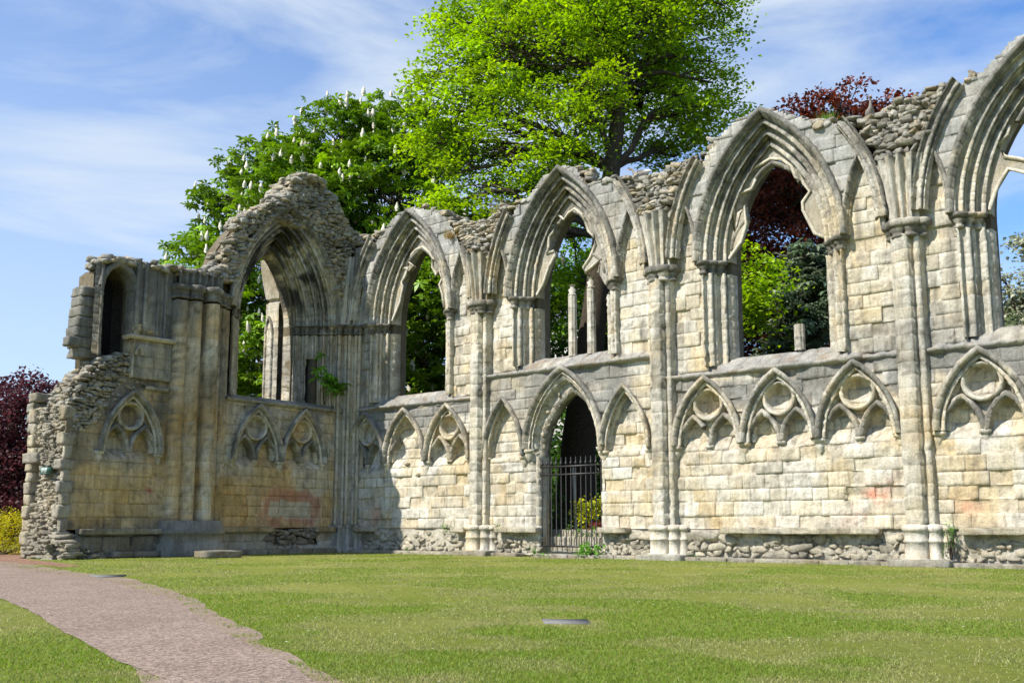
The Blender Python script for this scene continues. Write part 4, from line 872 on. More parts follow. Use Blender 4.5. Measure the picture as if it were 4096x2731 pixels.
# ================================================================ iron gate
gate = thing('iron_gate', (DC, .02, .35), 'black iron gate of upright spiked bars standing in the pointed doorway', 'gate')
GY = -.0; ug = np.linspace(DC - DA + .05, DC + DA - .06, 13)
for z, r in ((.37, .03), (2.86, .03), (3.14, .03)):
    mb = MB(); box(mb, (ug[0] - .12, GY - .025, z - r), (ug[-1] + .08, GY + .02, z + r)); mk('rail', mb, M['iron'], gate)
for u in ug:
    mb = MB(); tube(mb, [(u, GY - .002, .38), (u, GY, 3.16)], .02, 6); b = mk('bar', mb, M['iron'], gate)
    mb = MB(); tube(mb, [(u, GY, 3.16), (u, GY, 3.2), (u, GY, 3.235), (u, GY, 3.27), (u, GY, 3.3), (u, GY, 3.38), (u, GY, 3.5)], [.02, .02, .055, .055, .02, .03, .002], 8); mk('spike', mb, M['iron'], b, True)
# ================================================================ GROUND
def sheet(name, pts, z, mat, kind='structure', n=40, wob=.18, seed=1):
    """a flat patch of ground with an uneven outline"""
    pts = np.array(pts, float); q = []
    for a, b in zip(pts, np.roll(pts, -1, 0)):
        k = max(1, int(np.linalg.norm(b - a) / .25)); k = min(k, 80)
        for t in np.arange(k) / k: q.append(a + (b - a) * t)
    q = np.array(q); P3 = np.c_[q, q[:, 0] * 0]; q = q + (np.stack([fbm(P3, 1.1, 4, seed), fbm(P3, 1.1, 4, seed + 5)], -1) - .5) * 2 * wob
    me = bpy.data.meshes.new(name); me.from_pydata([(x, y, z) for x, y in q], [], [list(range(len(q)))]); me.materials.append(mat)
    o = bpy.data.objects.new(name, me); COL.objects.link(o); o['kind'] = kind; return o, q
mb = MB(); xs = np.linspace(-400, 400, 60); X, Y = np.meshgrid(xs, xs, indexing='ij'); mb.grid(np.stack([X, Y, X * 0], -1)); o = mk('lawn', mb, M['lawn'], origin=(0, 0, 0)); o['kind'] = 'structure'
DIRT = [(-20, -13.6), (2, -14.3), (7.5, -15.9), (12.7, -17.0), (17.6, -18.85), (21.8, -20.85), (24.3, -22.1), (26.0, -22.98), (27.1, -23.52), (29.5, -24.8), (28.6, -25.6), (25.6, -24.1), (24.5, -23.6), (23.2, -23.15), (20, -22.0), (16.5, -21.0), (10, -19.8), (-20, -18.5)]
PATH = [(-20, -14.6), (2, -15.1), (8.1, -16.75), (12.8, -17.6), (18.6, -19.62), (22.4, -21.45), (24.6, -22.45), (26.2, -23.2), (27.0, -23.62), (29.3, -24.9), (28.8, -25.3), (25.6, -24.0), (24.6, -23.75), (23.25, -23.3), (20.7, -22.45), (17.6, -21.5), (10, -19.6), (-20, -18.0)]
_, qd = sheet('dirt_verge', DIRT, .004, M['dirt'], wob=.14, seed=3)
_, qp = sheet('path', PATH, .009, M['path'], wob=.07, seed=9)
_, ql = sheet('leaf_litter', [(-25, -13.9), (0, -14.2), (6.2, -15.2), (6.2, -14.6), (1.5, -13.4), (-2.6, -12.4), (-3.5, -8), (-25, -8)], .006, grit('fallen brown leaves', (.19, .105, .065), (.26, .155, .10), 14, .4), wob=.2, seed=11)
_, qb = sheet('trodden_patch', [(10.6, -.9), (11.6, -1.45), (12.9, -1.25), (13.4, -.9), (12.8, -.6), (11, -.6)], .005, M['dirt'], wob=.12, seed=14)
_, qg = sheet('garden_soil', [(-40, 1.4), (60, 1.4), (60, 60), (-40, 60)], .012, plain('dark soil', (.06, .045, .03), .95, 0, .4, 5), wob=.02, seed=15)
def inpoly(x, y, q):
    r = np.zeros(len(x), bool); a = q; b = np.roll(q, -1, 0)
    for (x0, y0), (x1, y1) in zip(a, b):
        c = ((y0 > y) != (y1 > y)); 
        if c.any() and y1 != y0: r ^= c & (x < (x1 - x0) * (y - y0) / (y1 - y0) + x0)
    return r
# grass blades: denser where the lawn is nearest
g = np.random.default_rng(77); n = 430000
r = np.exp(g.uniform(math.log(4.6), math.log(42), n)); a = math.atan2(FW[1], FW[0]) + g.uniform(-.62, .62, n)
x = CAM[0] + r * np.cos(a); y = CAM[1] + r * np.sin(a)
P2 = np.stack([x, y, x * 0], -1)
dirtm = inpoly(x, y, qd); pathm = inpoly(x, y, qp)
ok = ~pathm & (~dirtm | (g.random(n) < sst(fbm(P2, 3.4, 4, 8), .44, .66) * .8)) & ~inpoly(x, y, qb) & ~inpoly(x, y, ql) & (x > .75) & (y < -.62) & ~((np.abs(x - 25.37) < .36) & (np.abs(y + 18.83) < .36))
bare = fbm(P2, .55, 4, 31); ok &= g.random(n) < 1.1 - 1.0 * sst(bare, .51, .66)
x, y, r = x[ok], y[ok], r[ok]; n = len(x); P2 = P2[ok]
h = (.011 + .014 * g.random(n)) * (1 + .5 * (fbm(P2, 3, 2, 5) - .5)) * (1 + .012 * r) ; w = .0024 + .00036 * r
th = g.uniform(0, 6.28, n); le = g.normal(0, .6, (n, 2)) * h[:, None]
A = np.stack([x - w * np.cos(th), y - w * np.sin(th), x * 0], -1); B = np.stack([x + w * np.cos(th), y + w * np.sin(th), x * 0], -1); T = np.stack([x + le[:, 0], y + le[:, 1], h], -1)
V = np.stack([A, B, T], 1).reshape(-1, 3); F = np.arange(3 * n).reshape(-1, 3)
dry = sst(bare[ok], .42, .58) * .85 + .25 * sst(fbm(P2, .25, 2, 6), .4, .6); dry = np.clip(dry + g.normal(0, .12, n), 0, 1); k = dry[:, None]
c = np.array([.17, .25, .026]) * (1 - k) + np.array([.33, .31, .125]) * k; c = c * g.normal(1, .18, (n, 1)); c = np.clip(c, .01, 1)
mb = MB(); mb.add(V, F, np.repeat(c, 3, 0)); tag(mk('grass', mb, M['leaf'], origin=(25, -18, 0)), 'short sunlit lawn grass with dry yellow patches beside the path', 'grass', kind='stuff')

g = np.random.default_rng(41); dp = np.stack([g.uniform(4, 40, 420), g.uniform(-26, -1, 420), np.full(420, .028)], -1); dp = dp[~inpoly(dp[:, 0], dp[:, 1], qd) & (fbm(dp, .3, 2, 3) > .45)]; mb = MB()
for q in dp: r_ = g.uniform(.009, .016); a_ = g.uniform(0, 6.28, 1)[0] + np.linspace(0, 5.24, 6); mb.add(np.vstack([q + np.stack([r_ * np.cos(a_), r_ * np.sin(a_), 0 * a_], -1), q + [0, 0, .004]]), np.array([[i, (i + 1) % 6, 6] for i in range(6)]), np.array([.75, .74, .68]))
tag(mk('daisies', mb, M['leaf']), 'tiny white daisies scattered through the lawn', 'daisies', kind='stuff')
# ================================================================ TREES AND PLANTS
def leaves(mb, P, size, up=.6, col=(.15, .3, .02), var=.2, seed=1, mode='leaf', cvar=None, aspect=.62):
    g = np.random.default_rng(seed); n = len(P)
    nrm = g.normal(size=(n, 3)); nrm[:, 2] = np.abs(nrm[:, 2]) + up * 1.6; nrm /= np.linalg.norm(nrm, axis=1)[:, None]
    t = g.normal(size=(n, 3)); t -= nrm * (t * nrm).sum(1)[:, None]; t /= np.linalg.norm(t, axis=1)[:, None]
    s = (size * g.uniform(.65, 1.25, n))[:, None]; b = np.cross(nrm, t); C = np.array(col) * np.clip(g.normal(1, var, (n, 1)), .4, 1.7)
    if cvar is not None: C = C * cvar
    if mode == 'leaf':
        V = np.stack([P, P + t * s * .5 + b * s * aspect * .55 + nrm * s * .12, P + t * s - nrm * s * .12, P + t * s * .5 - b * s * aspect * .55 + nrm * s * .12], 1)
        mb.add(V.reshape(-1, 3), np.arange(4 * n).reshape(-1, 4), np.repeat(C, 4, 0))
    else:                                                # palmate hand of drooping leaflets
        k = 6
        for q in range(k):
            a = 2 * np.pi * q / k + .3; d = t * np.cos(a) + b * np.sin(a); e = -t * np.sin(a) + b * np.cos(a); L_ = s * (1.15 if q in (0, 1, 5) else .85)
            V = np.stack([P, P + d * L_ * .6 + e * L_ * .2, P + d * L_ - nrm * L_ * .35, P + d * L_ * .6 - e * L_ * .2], 1)
            mb.add(V.reshape(-1, 3), np.arange(4 * n).reshape(-1, 4), np.repeat(C * g.normal(1, .1, (n, 1)), 4, 0))
def limb(mb, a, b, r0, r1, seed, sag=.12, n=6, col=None):
    g = np.random.default_rng(seed); a = np.array(a, float); b = np.array(b, float); t = np.linspace(0, 1, n)[:, None]; L_ = np.linalg.norm(b - a)
    p = a + (b - a) * t + np.array([0, 0, 1]) * L_ * sag * np.sin(t * np.pi) + g.normal(0, .035 * L_, (n, 3)) * np.sin(t * np.pi)
    tube(mb, p, np.linspace(r0, r1, n), 6, col); return p
def tree(name, label, cat, base, trunk, rad, blobs, size, dens, col, seed, group=None, mode='leaf', mat='leaf', up=.6, cl=.42, per=26, col2=None, twig=True, flat=.38, attach=None, var=.2, shell=.45, gap=.36):
    g = np.random.default_rng(seed); root = thing(name, tuple(base), label, cat, group)
    mb = MB(); trunk = np.array(trunk, float); tube(mb, trunk, rad, 12); LV = MB(); tops = []
    lens = np.cumsum(np.r_[0, np.linalg.norm(np.diff(trunk, axis=0), axis=1)])
    bm = MB()
    for i, (x, y, z, r) in enumerate(blobs):
        c = np.array([x, y, z]); j = (attach[i] if attach else None)
        k = np.argmin([np.linalg.norm(c - q) + max(0, q[2] - c[2] + .8) * 3 for q in trunk]) if j is None else j
        p = limb(bm, trunk[k], c + g.normal(0, .15 * r, 3) - [0, 0, .2 * r], min(rad[k] * .5, .1 + .035 * r * 2), .04, seed + i, .10)
        nc = max(3, int(dens * r * r)); d = g.normal(size=(nc, 3)); d /= np.linalg.norm(d, axis=1)[:, None]; rr = r * (shell + (1.12 - shell) * g.random(nc) ** .55)
        cc = c + d * rr[:, None] * [1, 1, .85]
        lump_ = fbm(cc, .55, 3, seed) ; cc = cc[lump_ > gap]; nc = len(cc)
        if nc < 2: continue
        if twig:
            for q in cc[g.random(nc) < min(1., 60 / max(nc, 1))]: 
                s0 = p[g.integers(2, 6)]; limb(bm, s0, q, .035, .010, int(g.integers(1e6)), .05, 4)
        m = per; off = g.normal(size=(nc, m, 3)) * [cl, cl, cl * flat]; off[..., 2] -= .25 * (off[..., 0] ** 2 + off[..., 1] ** 2) / cl
        P = (cc[:, None] + off).reshape(-1, 3)
        cv = np.clip(g.normal(1, .16, (nc, 1)), .5, 1.5); cv3 = np.repeat(cv, 3, 1); 
        if col2 is not None: w_ = g.random((nc, 1)) ** 1.5; cv3 = cv3 * ((1 - w_) + w_ * np.array(col2) / np.array(col))
        leaves(LV, P, size, up, col, var, seed + i, mode, np.repeat(cv3, m, 0)); tops.append(cc + (cc - c) / r * .42)
    mk('trunk', mb, M['bark'], root); mk('branches', bm, M['bark'], root) if bm.n else None; mk('crown', LV, M[mat], root)
    return root, np.concatenate(tops)
# large maple behind the doorway
MAPLE = [(12.7, 10.2, 24.8, 1.3), (12.4, 10.0, 22.0, 1.1), (13.0, 9.4, 20.4, .8), (2.7, 2.0, 19.8, 1.3), (1.7, 2.2, 18.7, 1.0), (3.4, 2.4, 17.1, 1.3), (4.0, 2.2, 15.2, .9), (5.6, 2.6, 14.4, .9), (2.8, 2.0, 21.3, .9), (3.3, 2.7, 23.5, 1.1), (5.6, 3.4, 14.9, 1.1), (6.3, 5.2, 15.1, .9), (9.6, 4.2, 18.6, 2.0), (9.3, 5.0, 22.6, 2.4), (8.6, 3.2, 15.9, 1.3), (9.6, 5.2, 26.2, 2.8), (4.6, 4.6, 21.4, 2.0), (12.0, 9.0, 19.4, 1.7), (11.6, 6.4, 23.2, 2.0), (6.3, 2.9, 21.2, 2.6), (7.4, 8.7, 24.6, 3.6), (10.4, 11.0, 23.6, 2.5), (2.9, 3.0, 19.6, 2.0), (7.0, 3.6, 17.7, 2.6), (8.2, 9.3, 21.3, 3.0), (10.8, 12.4, 20.6, 1.8), (5.0, 3.6, 15.6, 1.8), (7.6, 5.0, 15.6, 1.3), (6.7, 6.8, 27.8, 4.4), (9.6, 10.4, 27.6, 3.2), (6.6, 8.2, 12.2, 1.4), (15.6, 7.0, 13.2, .8), (15.3, 7.0, 10.7, 1.5), (14.9, 7.0, 9.2, 1.0), (10.6, 9.4, 18.2, 1.4), (3.9, 4.0, 17.4, 1.7), (4.2, 4.0, 24.0, 2.2), (8.2, 7.9, 10.8, 1.0), (6.0, 4.0, 13.6, 1.2), (3.2, 2.6, 14.6, 1.2)]
tree('maple_tree', 'huge bright yellow green maple towering behind the doorway and the second window', 'tree', (8.2, 5, 0), [(8.1, 5, 0), (8.2, 5, 1.2), (8.5, 5, 4.7), (8.95, 5, 7.5), (9.4, 5, 10.1), (9.7, 5.2, 13), (9.9, 5.6, 16), (10.1, 6.2, 20), (9.6, 7, 24), (9.2, 7.4, 27)], [1.05, .82, .7, .6, .52, .44, .36, .28, .2, .1], MAPLE, .20, 13, (.205, .335, .026), 1001, per=72, cl=.46, col2=(.31, .43, .035), mode='leaf', up=.8, shell=.35, gap=.43, flat=.26)
# horse chestnut with upright white flower spikes
CHEST = [(-8.1, 6.3, 21.9, 2.6), (-5.5, 8.4, 22.2, 2.7), (-10.9, 4.0, 20.4, 2.4), (-12.5, 2.7, 18.7, 1.9), (-15.8, 2.2, 16.0, 1.7), (-8.1, 3.7, 17.8, 3.4), (-4.9, 6.3, 18.3, 3.2), (-9.8, 2.3, 13.8, 2.9), (-8.0, 1.2, 9.3, 2.6), (-.6, 5.4, 12.6, 2.0), (-.4, 5.2, 9.2, 2.0), (-6.3, 5.2, 14.7, 3.5), (-1.7, 8.9, 15.7, 2.6), (-13.2, 2.0, 15.4, 2.2), (-9, 1.4, 6.4, 2.0), (-4.2, 3.4, 8, 2.4), (1.4, 7.2, 10.2, 1.8), (1.2, 7.4, 7.6, 1.7), (-2, 9, 6.6, 2.6), (2.8, 9.5, 12.8, 1.8), (-6.5, 8.5, 11.5, 3.5)]
ct, tops = tree('horse_chestnut_tree', 'dark green horse chestnut full of upright white flower spikes behind the shaded arch', 'tree', (-5, 8, 0), [(-5, 8, 0), (-5, 8, 3), (-5.2, 7.6, 7), (-5.4, 7.2, 11), (-5.8, 6.8, 15), (-6.2, 6.6, 19)], [.8, .62, .52, .42, .3, .16], CHEST, .36, 11, (.115, .215, .022), 1002, per=13, cl=.46, mode='palm', mat='leafd', up=.9, col2=(.20, .33, .03), shell=.5)
g = np.random.default_rng(4)
sc = (tops - np.array([-6, 5, 14])) @ np.array([.6, -.75, .45]); vis = tops[(sc > np.percentile(sc, 40)) & (tops[:, 2] > 6)]; vis = vis[g.permutation(len(vis))[:460]] + [0, 0, .05] + g.normal(0, .08, (min(460, len(vis)), 3))
vis = vis[np.argsort(((vis - CAM) ** 2).sum(1))]
def spike(mb, p, s=1.):
    h = .46 * s; z = np.linspace(0, h, 7); rr = np.array([.05, .10, .11, .09, .07, .045, .012]) * s
    k = mb.n; tube(mb, np.stack([p[0] + 0 * z, p[1] + 0 * z, p[2] + z], -1), rr, 7)
mb = MB(); spike(mb, (0, 0, 0)); V = mb.v[-1]; mb.v[-1] = V + (np.stack([fbm(V, 22, 2, q) for q in range(3)], -1) - .5) * .09
sp0 = mk('flower_spike', mb, M['bloom'], ct, origin=(0, 0, 0))
for i, p in enumerate(vis[:90]):
    o = sp0 if i == 0 else sp0.copy()
    if i: COL.objects.link(o); o.parent = ct
    o.location = Vector(p) - ct.location; o.rotation_euler = (g.normal(0, .28), g.normal(0, .28), g.uniform(0, 6)); q_ = g.uniform(.75, 1.25); o.scale = (q_ * g.uniform(.8, 1.1), q_ * .95, q_ * g.uniform(.8, 1.2))
mb = MB()
for p in vis[90:]: spike(mb, p, g.uniform(.7, 1.2))
V = np.concatenate(mb.v); mb.v = [V + (np.stack([fbm(V, 22, 2, q) for q in range(3)], -1) - .5) * .09]; o = mk('flower_spikes', mb, M['bloom'], ct); o['kind'] = 'stuff'
# copper beeches
RED = (.085, .022, .016)
BR = [(12.1, 12.5, 14.7, 1.0), (12.2, 12.6, 12.7, 1.0), (11.9, 16.3, 17.4, 1.0), (12.6, 16.9, 18.8, 1.2), (11.5, 16.0, 14.8, 1.0), (13.0, 17.2, 16.6, 1.2), (11.8, 15.4, 10.8, 1.4), (11.0, 15.5, 13.6, 2.2), (11.4, 14.0, 8.2, 1.6), (13.6, 15.4, 8.6, 1.8)]
tree('copper_beech_tree', 'copper red beech rising behind the wall head between the third and fourth windows', 'tree', (14.5, 15, 0), [(14.5, 15, 0), (14.4, 15, 5), (14.6, 15, 10), (15.5, 14.6, 15), (16.8, 14, 18.5)], [.5, .42, .35, .24, .06], [(15.2, 12.7, 19.2, 1.0), (16.7, 13.8, 19.5, 1.5), (18.3, 15.0, 19.3, 1.1), (13.0, 15.9, 17.0, 2.2), (12.0, 15.1, 15.4, 1.9), (13.9, 18.5, 18.0, 2.0), (12.8, 14.6, 12.6, 2.1), (14.6, 14.6, 13.6, 2.0), (12.2, 13.6, 10.2, 1.6), (17.5, 14.6, 17.6, 1.3), (14.2, 14.6, 10.5, 1.8), (19.3, 15.6, 18.7, .7)] + BR, .21, 18, RED, 1003, per=52, cl=.38, col2=(.24, .06, .03), up=.3, shell=.3, gap=.30, group='copper beech trees')
tree('copper_beech_tree', 'dense dark purple beech at the left edge beyond the yellow hedge', 'tree', (-30, -1, 0), [(-30, -1, 0), (-30, -1, 3), (-30, -1, 8)], [.6, .5, .2], [(-28.6, -.8, 9.0, 1.6), (-29.8, -1.2, 7.6, 2.4), (-28.8, -.5, 5.2, 2.1), (-33.6, -1.8, 8.1, 3.0), (-30.8, -2.1, 4.4, 3.1), (-27.8, .2, 8.8, 1.1), (-27.4, .2, 3.0, 2.2), (-28.4, -1.5, 1.2, 2.2), (-32, -3.5, 5.5, 2.6), (-30.5, -3.0, 1.8, 1.8), (-34, -4, 3, 3), (-27, 1, 6.5, 1.6)], .26, 15, (.060, .020, .026), 1004, per=44, cl=.5, col2=(.11, .035, .04), up=.3, shell=.5, twig=False, group='copper beech trees')
# silvery evergreen seen through the third window
tree('silver_leaved_evergreen', 'dull silver green evergreen with drooping narrow leaves, seen through the third window', 'tree', (16.2, 10.6, 0), [(16.2, 10.8, 0), (16.2, 10.8, 6), (16.2, 10.8, 11.8)], [.25, .18, .06], [(16.2, 10.6, 12.3, 1.0), (16.2, 10.6, 10.6, 1.2), (15.9, 10.4, 9.0, 1.1), (16.8, 11.2, 11.4, .9), (15.2, 10.2, 7.9, 1.1), (14.2, 10.2, 7.4, 1.0)], .30, 22, (.105, .155, .085), 1005, per=20, cl=.3, mode='palm', mat='leafd', up=1.2, col2=(.26, .30, .20), shell=.3)
tree('white_flowering_tree', 'loose green tree dotted with pale blossom beyond the broken fourth window', 'tree', (24.3, 12.2, 0), [(24.3, 12.2, 0), (24.3, 12.2, 6), (24.4, 12.3, 10.5)], [.22, .18, .06], [(23.9, 12.0, 11.5, .8), (23.5, 11.6, 10.2, .8), (23.9, 11.9, 9.2, .9), (24.8, 12.7, 10.9, 1.2), (25.2, 12.8, 9.0, 1.3), (24.2, 12.2, 7.8, 1.0), (23.2, 11.4, 8.2, .9), (25.4, 13, 11.6, 1.1)], .18, 34, (.14, .18, .09), 1006, per=50, cl=.25, col2=(.55, .55, .42), up=.4, shell=.3)
g = np.random.default_rng(50); LVv = MB()
tt = g.random(900); cx_ = -75 + 150 * tt; cy_ = 46 + 8 * np.sin(tt * 9) + g.normal(0, 3, 900); cz_ = g.random(900) ** .8 * (6.5 + 6.5 * np.exp(-((cx_ + 28) / 16) ** 2) + 3 * fbm(np.stack([cx_, cx_ * 0, cx_ * 0], -1), .09, 3, 2))
cc_ = np.stack([cx_, cy_, cz_], -1); P = (cc_[:, None] + g.normal(0, .9, (900, 46, 3))).reshape(-1, 3); P[:, 2] = np.abs(P[:, 2]); leaves(LVv, P, .75, .5, (.06, .12, .02), .25, 51, cvar=np.repeat(np.clip(g.normal(1, .25, (900, 1)), .4, 1.8), 46, 0))
tt = g.random(300); cc_ = np.stack([-78 + 4 * g.normal(size=300), -40 + 90 * tt, g.random(300) * 6], -1); P = (cc_[:, None] + g.normal(0, .9, (300, 40, 3))).reshape(-1, 3); P[:, 2] = np.abs(P[:, 2]); leaves(LVv, P, .75, .5, (.06, .12, .02), .25, 52)
tag(mk('distant_trees', LVv, M['leaf']), 'low belt of far green trees closing the view behind the ruin', 'trees', kind='stuff')
# darker growth that closes the view through the windows
for q, (x, y, z0, blobs, cc, lb) in enumerate((
    (4.5, 13, 0, [(4.4, 13, 13, 2.2), (5.2, 13.6, 10, 2.2), (3.0, 13, 9, 2.0)], (.05, .12, .014), 'shady dark green tree standing behind the first window beside the chestnut'),
    (12.8, 19, 0, [(12.4, 20, 9, 2.6), (14, 20, 8.5, 2.6), (11.5, 19, 12, 2.2), (15.2, 20, 11, 2.2)], (.06, .13, .016), 'dark leafy tree far behind the third window under the copper beech'),
    (1.5, 17, 0, [(.8, 18, 12.5, 1.4), (2.6, 18.6, 15, 1.5), (3.8, 19, 13, 1.4), (.6, 13.4, 15.5, 1.2), (1.5, 14.2, 17.2, 1.1), (.9, 13.7, 13.3, 1.1), (-.5, 17.7, 15.8, 1.5), (2.0, 17.2, 15.8, 1.2), (1.8, 17, 12.8, 1.2), (.4, 13.3, 11.2, 1.1), (-.3, 17.9, 12.2, 1.5)], (.12, .24, .015), 'thin light green tree with open branches far behind the second window'))):
    tree('broadleaf_tree', lb, 'tree', (x, y, 0), [(x, y, 0), (x, y, 5), (x + .2, y, 12)], [.3, .25, .1], blobs, .27, 12, cc, 1010 + q, per=40, cl=.5, up=.5, shell=.3, group='trees behind the ruin')
def bush(name, label, cat, base, blobs, size, dens, col, seed, per=30, cl=.14, mat='leaf', mode='leaf', up=.5, col2=None, group=None, shell=.75, aspect=.62):
    g = np.random.default_rng(seed); root = thing(name, tuple(base), label, cat, group); LV = MB(); st = MB()
    for i, (x, y, z, r) in enumerate(blobs):
        nc = max(3, int(dens * r * r)); d = g.normal(size=(nc, 3)); d /= np.linalg.norm(d, axis=1)[:, None]; cc = np.array([x, y, z]) + d * (r * (shell + (1.08 - shell) * g.random(nc)))[:, None]; cc = cc[cc[:, 2] > base[2] - .05]; nc = len(cc)
        P = (cc[:, None] + g.normal(size=(nc, per, 3)) * cl).reshape(-1, 3); cv = np.clip(g.normal(1, .18, (nc, 1)), .5, 1.6); cv3 = np.repeat(cv, 3, 1)
        if col2 is not None: w_ = g.random((nc, 1)); cv3 = cv3 * ((1 - w_) + w_ * np.array(col2) / np.array(col))
        leaves(LV, P, size, up, col, .2, seed + i, mode, np.repeat(cv3, per, 0), aspect)
        for q in range(4): limb(st, (base[0], base[1], base[2]), (x, y, z) + g.normal(0, r * .4, 3), .02, .006, seed + q, .02, 4)
    mk('stems', st, M['bark'], root); mk('foliage', LV, M[mat], root); return root
bush('golden_hedge', 'rounded golden yellow clipped bush at the left edge of the lawn', 'bush', (-7, -10.9, 0), [(-6.7, -10.6, .35, 1.15), (-7.9, -11.6, .4, 1.2), (-9.2, -12.4, .4, 1.25), (-5.9, -9.8, .3, 1.0), (-8.0, -10.2, .5, 1.2)], .07, 210, (.30, .30, .012), 1020, per=14, cl=.09, col2=(.50, .42, .012))
bush('young_green_shrub', 'small fresh green shrub between the golden bush and the torn wall end', 'bush', (-8.6, -8.6, 0), [(-8.7, -8.7, 1.6, .5), (-8.4, -8.4, 1.0, .5), (-9.0, -8.9, 1.95, .3), (-8.6, -8.6, .5, .5)], .14, 70, (.14, .30, .03), 1021, per=12, cl=.12)
bush('spotted_laurel', 'yellow spotted laurel shining in the garden behind the iron gate', 'bush', (11.4, 1.5, .6), [(11.1, 1.55, 1.62, .30), (11.5, 1.5, 1.72, .30), (10.95, 1.5, 1.25, .2), (11.8, 1.5, 1.5, .26), (11.3, 1.5, 1.2, .26), (11.9, 1.5, 1.85, .2)], .13, 190, (.30, .40, .02), 1022, per=10, cl=.09, col2=(.62, .58, .04), mat='leafd')
bush('dark_shrub', 'dark evergreen shrub filling the garden behind the left half of the gate', 'bush', (6.4, 7, 0), [(6.4, 7, 1.6, 1.6), (5.6, 7.6, 3.2, 1.5), (7.0, 8.0, 4.2, 1.4), (10.6, 8.5, 2.2, 1.6), (11.3, 8.8, 4.2, 1.4), (9.6, 9, 1.2, 1.4), (4.8, 6.6, 1.2, 1.2)], .22, 26, (.045, .10, .014), 1040, per=26, cl=.3)
bush('red_heuchera', 'small clump of dusky red leaves at the right of the yellow laurel', 'plant', (11.8, 1.3, .7), [(11.75, 1.3, 1.02, .17), (11.95, 1.35, 1.08, .16), (11.85, 1.3, .85, .15)], .09, 260, (.34, .07, .08), 1023, per=9, cl=.05)
bush('garden_weeds', 'fresh green ground plants on the low stone steps behind the gate', 'plant', (11.4, .95, .6), [(10.9, .98, .98, .12), (11.4, .95, .96, .1), (11.9, .98, .98, .12), (12.2, .9, .9, .12), (10.6, .7, .7, .1), (11.6, .7, .72, .1), (12.1, .68, .72, .12)], .09, 170, (.10, .24, .03), 1024, per=10, cl=.06)
bush('ivy_clump', 'dark ivy hanging at the left side of the gateway behind the bars', 'plant', (9.6, 2.2, 0), [(9.6, 2.2, 1.8, .35), (9.5, 2.3, 2.5, .3), (9.7, 2.3, 1.2, .35), (9.2, 2.2, .8, .4)], .09, 90, (.07, .17, .03), 1025, per=10, cl=.08)
bush('leafy_weed', 'broad leaved green weed growing against the right foot of the gate', 'plant', (12.75, -.5, 0), [(12.7, -.42, .22, .22), (12.95, -.5, .28, .25), (12.5, -.5, .12, .18), (13.2, -.4, .2, .18)], .11, 220, (.13, .30, .035), 1026, per=9, cl=.06, group='weeds at the foot of the wall')
bush('leafy_weed', 'low green weed at the left foot of the gate', 'plant', (10.5, -.55, 0), [(10.45, -.55, .12, .16), (10.8, -.6, .06, .12), (11.1, -.6, .05, .1)], .08, 220, (.13, .30, .035), 1027, per=9, cl=.05, group='weeds at the foot of the wall')
bush('leafy_weed', 'green weed clinging to the base of the last shaft on the right', 'plant', (24.25, -.3, 0), [(24.25, -.32, .95, .16), (24.3, -.36, .7, .13), (24.2, -.3, .5, .1)], .07, 260, (.12, .26, .04), 1028, per=9, cl=.05, group='weeds at the foot of the wall')
for q, (u, lb) in enumerate(((8.6, 'tiny green tuft on the plinth just right of the first shaft'), (6.0, 'tiny green tuft on the plinth left of the first shaft'), (16.6, 'flat green tuft at the foot of the second shaft'), (4.1, 'green tuft in the rubble foot near the edge of the shadow'))):
    bush('leafy_weed', lb, 'plant', (u, -.35, .0 if q > 1 else .95), [(u, -.35, .12 if q > 1 else 1.05, .13), (u + .2, -.38, .1 if q > 1 else 1.04, .09)], .06, 260, (.13, .28, .03), 1030 + q, per=9, cl=.04, group='weeds at the foot of the wall')
# sapling rooted in the corner of the shaded arch
sa = thing('maple_sapling', (.15, -1.5, 6.05), 'slender maple sapling with big fresh leaves rooted on the sill in the corner', 'sapling')
mb = MB(); st = [limb(mb, (.15, -1.5, 6.05), q, .014, .006, i, .08) for i, q in enumerate(((.35, -1.9, 7.9), (.4, -1.2, 7.2), (.4, -.8, 6.9), (.35, -1.6, 7.3)))]; mk('stems', mb, M['bark'], sa)
mb = MB(); P = np.concatenate([np.repeat(q[-3:], 4, 0) for q in st]); g = np.random.default_rng(3); leaves(mb, P + g.normal(0, .14, P.shape), .26, .8, (.14, .30, .03), .2, 5, 'palm'); mk('foliage', mb, M['leaf'], sa)
def tuft(label, c, n, h, col, seed, name='grass_tuft', sp=.12):
    g = np.random.default_rng(seed); mb = MB(); c = np.array(c)
    b = c + g.normal(0, 1, (n, 3)) * [sp, sp, .01]; d = g.normal(0, .35, (n, 3)) * h; d[:, 2] = h * g.uniform(.6, 1.1, n); w = g.normal(0, 1, (n, 3)) * [1, 1, 0]; w = w / np.linalg.norm(w, axis=1)[:, None] * .012
    V = np.stack([b - w, b + w, b + d], 1).reshape(-1, 3); mb.add(V, np.arange(3 * n).reshape(-1, 3), np.repeat(np.array(col) * g.normal(1, .2, (n, 1)), 3, 0)); o = mk(name, mb, M['leaf']); tag(o, label, 'grass tuft', 'grass tufts on the wall heads', 'stuff')
tuft('tall green grass tuft on the wall head right of the third window', (21.3, .2, 13.05), 160, .5, (.16, .28, .05), 1)
tuft('dry brown grass on the spandrel right of the first window', (6.15, -.3, 12.35), 140, .35, (.34, .24, .09), 2)
tuft('straw coloured grass on the wall head between the first and second windows', (8.5, .1, 13.05), 140, .3, (.33, .27, .12), 3, sp=.3)
tuft('dry grass hanging from the ledge beside the leftmost turret', (.3, -9.7, 7.75), 120, .2, (.30, .24, .12), 4, sp=.25)

